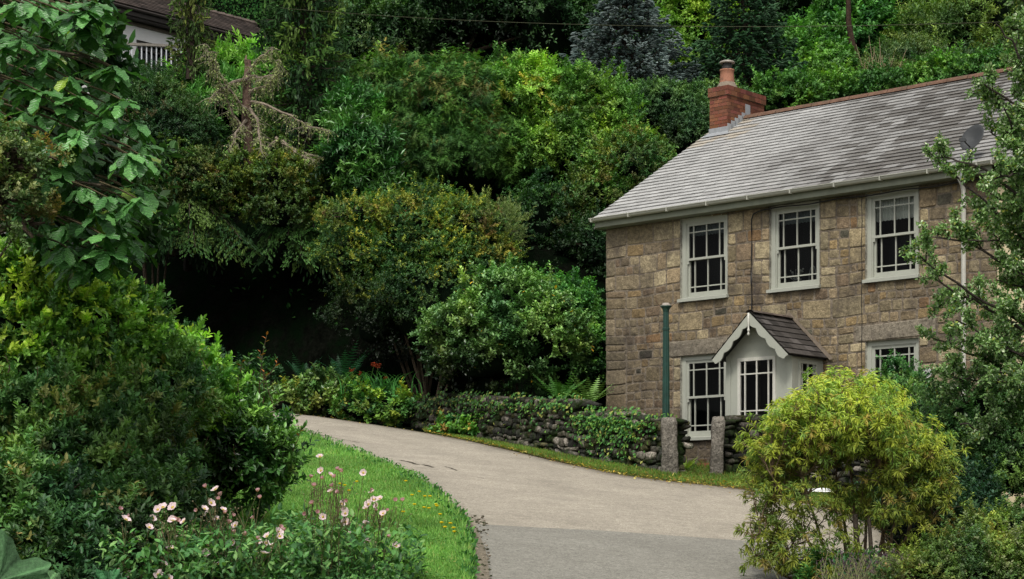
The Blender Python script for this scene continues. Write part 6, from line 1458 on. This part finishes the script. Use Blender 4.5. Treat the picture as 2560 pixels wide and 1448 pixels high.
# shrubs behind and below at right
bush('fuchsia_bush', 'dark hedge of small leaves with tiny red flowers behind the feathery bush', 'shrub',
     [(2440, 1080, 22, 120, 110), (2330, 1150, 22.5, 90, 90), (2530, 1160, 21.5, 90, 110), (2420, 1230, 21.5, 130, 100), (2300, 1060, 24, 60, 60), (2540, 1000, 22.5, 70, 80)],
     [(.042, .09, .028, 3), (.07, .13, .04, 2), (.018, .045, .016, 2.5), (.12, .16, .08, .6)], 460, 14, 5, .045, .024, rc=.18, seed=92, jit=.15, dark=[(2300, 1300, 120, .2)],
     extra=lambda m, r, tips, dd, ci, rr, lk: put(m, LEAF6, tips[::75]+dd[::75]*.04, dd[::75]-[0, 0, 1], dd[::75], .03, .018, np.tile([[.20, .02, .015]], (len(tips[::75]), 1))))
bush('shaded_bush', 'deep shaded bush with grey green leaves right of the bare stems', 'shrub',
     [(2340, 1330, 19.6, 100, 90), (2430, 1370, 19.4, 80, 80), (2260, 1280, 20.4, 60, 80), (2380, 1250, 20.4, 110, 60)], [(.012, .035, .018, 3), (.022, .055, .03, 2), (.05, .09, .06, .5)], 220, 12, 5, .05, .026, rc=.18, seed=93, dark=[(2290, 1340, 80, .12), (2370, 1300, 50, .4)])
bush('cotoneaster_bush', 'low flat branched cotoneaster in the bottom right corner', 'shrub',
     [(2500, 1330, 17.6, 90, 34), (2430, 1400, 17.2, 120, 34), (2540, 1400, 17.0, 90, 50), (2350, 1440, 17.0, 120, 34), (2500, 1460, 16.8, 130, 40)],
     [(.075, .12, .03, 3), (.05, .095, .03, 3), (.12, .15, .04, 1), (.10, .11, .08, 1), (.16, .08, .03, .3)], 430, 14, 5, .030, .02, rc=.16, seed=94, up=1.0, jit=.12)
lv = thing('lavender', 'greyish purple lavender spikes below the bare stems', 'flowers', G(2200, 1440)); m = MB(); fl_ = MB(); r0 = np.random.RandomState(95)
for k in range(520):
    b = P(2190+r0.normal(0, 55), 1475+r0.uniform(-10, 20), 17.4+r0.uniform(-.2, .3)); b[2] = terrain(b[0], b[1]); a = r0.normal(.25, .35); l_ = r0.uniform(.22, .46); e = b+np.array([a*l_, r0.normal(0, .08), l_]); m.tube([b, (b+e)/2+[0, 0, .02], e], [.003, .0025, .002], 3, (.13, .13, .08))
    q = nrm(e-b); n = 7; put(fl_, LEAF4, e+q*r0.uniform(-.04, .03, n)[:, None], rsph(r0, n)*.6+q, rsph(r0, n), .018, .011, np.tile([[.15, .10, .14]], (n, 1))*r0.uniform(.5, 1.4, (n, 1)))
m.build('stems', Mt['matt'], lv); fl_.build('flower_spikes', Mt['petal'], lv)
bush('border_herb', 'dark leafy herb clump with yellowing leaves at the foot of the feathery bush', 'plant', [(2080, 1440, 18, 70, 34), (2150, 1460, 17.8, 60, 30)], [(.02, .07, .025), (.035, .10, .03), (.25, .22, .02, .12)], 50, 12, 6, .08, .022, rc=.15, seed=96, core=.6)

# leafy tree reaching in from the right edge
r0 = np.random.RandomState(101); gx_, gy_ = M(2700-CX, 22), 22.; t = thing('leafy_tree', 'airy small leaved tree reaching in from the right edge in front of the roof', 'tree', (gx_, gy_, float(terrain(gx_, gy_)))); wd = MB(); lf = MB()
base = np.array([gx_, gy_, float(terrain(gx_, gy_))]); tk = np.array([base, P(2690, 1100, 22), P(2675, 800, 22), P(2650, 450, 22), P(2640, 60, 22)]); wd.tube(tk, [.14, .12, .10, .07, .03], 9, (.06, .05, .04))
LIM = [((2685, 1000), (2460, 900), (2340, 850)), ((2680, 900), (2480, 780), (2320, 690)), ((2680, 850), (2500, 650), (2300, 590)), ((2670, 760), (2520, 560), (2350, 410)), ((2665, 650), (2500, 450), (2340, 395)), ((2660, 560), (2560, 380), (2510, 270)),
       ((2655, 480), (2560, 300), (2460, 210)), ((2650, 350), (2560, 160), (2490, 60)), ((2645, 250), (2600, 80), (2540, -20)), ((2685, 1050), (2480, 1010), (2330, 1010)), ((2690, 1100), (2520, 1090), (2400, 1060)), ((2680, 950), (2520, 870), (2390, 800)),
       ((2670, 700), (2580, 560), (2480, 520)), ((2665, 600), (2610, 460), (2545, 370)), ((2690, 1000), (2600, 950), (2500, 930)), ((2680, 800), (2600, 740), (2490, 700)), ((2650, 400), (2600, 250), (2540, 170)), ((2675, 780), (2600, 640), (2420, 600)), ((2640, 120), (2590, 20), (2520, -60)),
       ((2690, 980), (2470, 960), (2350, 935)), ((2680, 880), (2440, 740), (2300, 640)), ((2660, 520), (2580, 440), (2480, 450))]
for _k in range(20):
    yy_ = -40+1060*(_k+.5)/20; LIM.append(((2680, yy_+r0.uniform(60, 160)), (2600, yy_+50), (r0.uniform(2470, 2545), yy_+r0.uniform(-40, 40))))
starts = []
for L_ in LIM:
    Y0 = 22; Y1 = 22+r0.uniform(-1.3, .9); a, b, c = P(*L_[0], Y0), P(*L_[1], (Y0+Y1)/2), P(*L_[2], Y1); tt = np.linspace(0, 1, 12)[:, None]; mid = 2*b-(a+c)/2
    pts = (1-tt)**2*a+2*tt*(1-tt)*mid+tt**2*c; pts[1:-1] += r0.normal(0, .015, (10, 3)); starts.append((pts, .024))
lv_ = []; branch_tree(r0, starts, wd, lv_, 2, (.05, .04, .033), kids=12, klen=.25, ang=.75, leafden=60)
o = np.concatenate([a for a, b in lv_]); d = np.concatenate([b for a, b in lv_]); q = o[:, 0] < o[:, 1]*.30; o, d = o[q], d[q]; print('birch leaf stations', len(o))
C = []
for rep in range(3):
    n = len(o); dd = nrm(d*.4+rsph(r0, n)+[0, 0, .1]); col = pick(r0, [(.08, .14, .055, 3), (.12, .18, .085, 2.2), (.045, .08, .038, 1.6), (.25, .28, .24, 1.0), (.18, .19, .04, .25)], n)
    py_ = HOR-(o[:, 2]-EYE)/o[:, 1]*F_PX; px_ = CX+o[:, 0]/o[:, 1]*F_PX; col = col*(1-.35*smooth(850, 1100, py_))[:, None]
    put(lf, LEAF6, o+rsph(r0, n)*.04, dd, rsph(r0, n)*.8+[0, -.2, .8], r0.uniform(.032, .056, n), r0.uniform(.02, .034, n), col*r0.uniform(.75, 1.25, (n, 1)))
wd.build('branches', Mt['bark'], t); lf.build('foliage', Mt['leaf'], t)
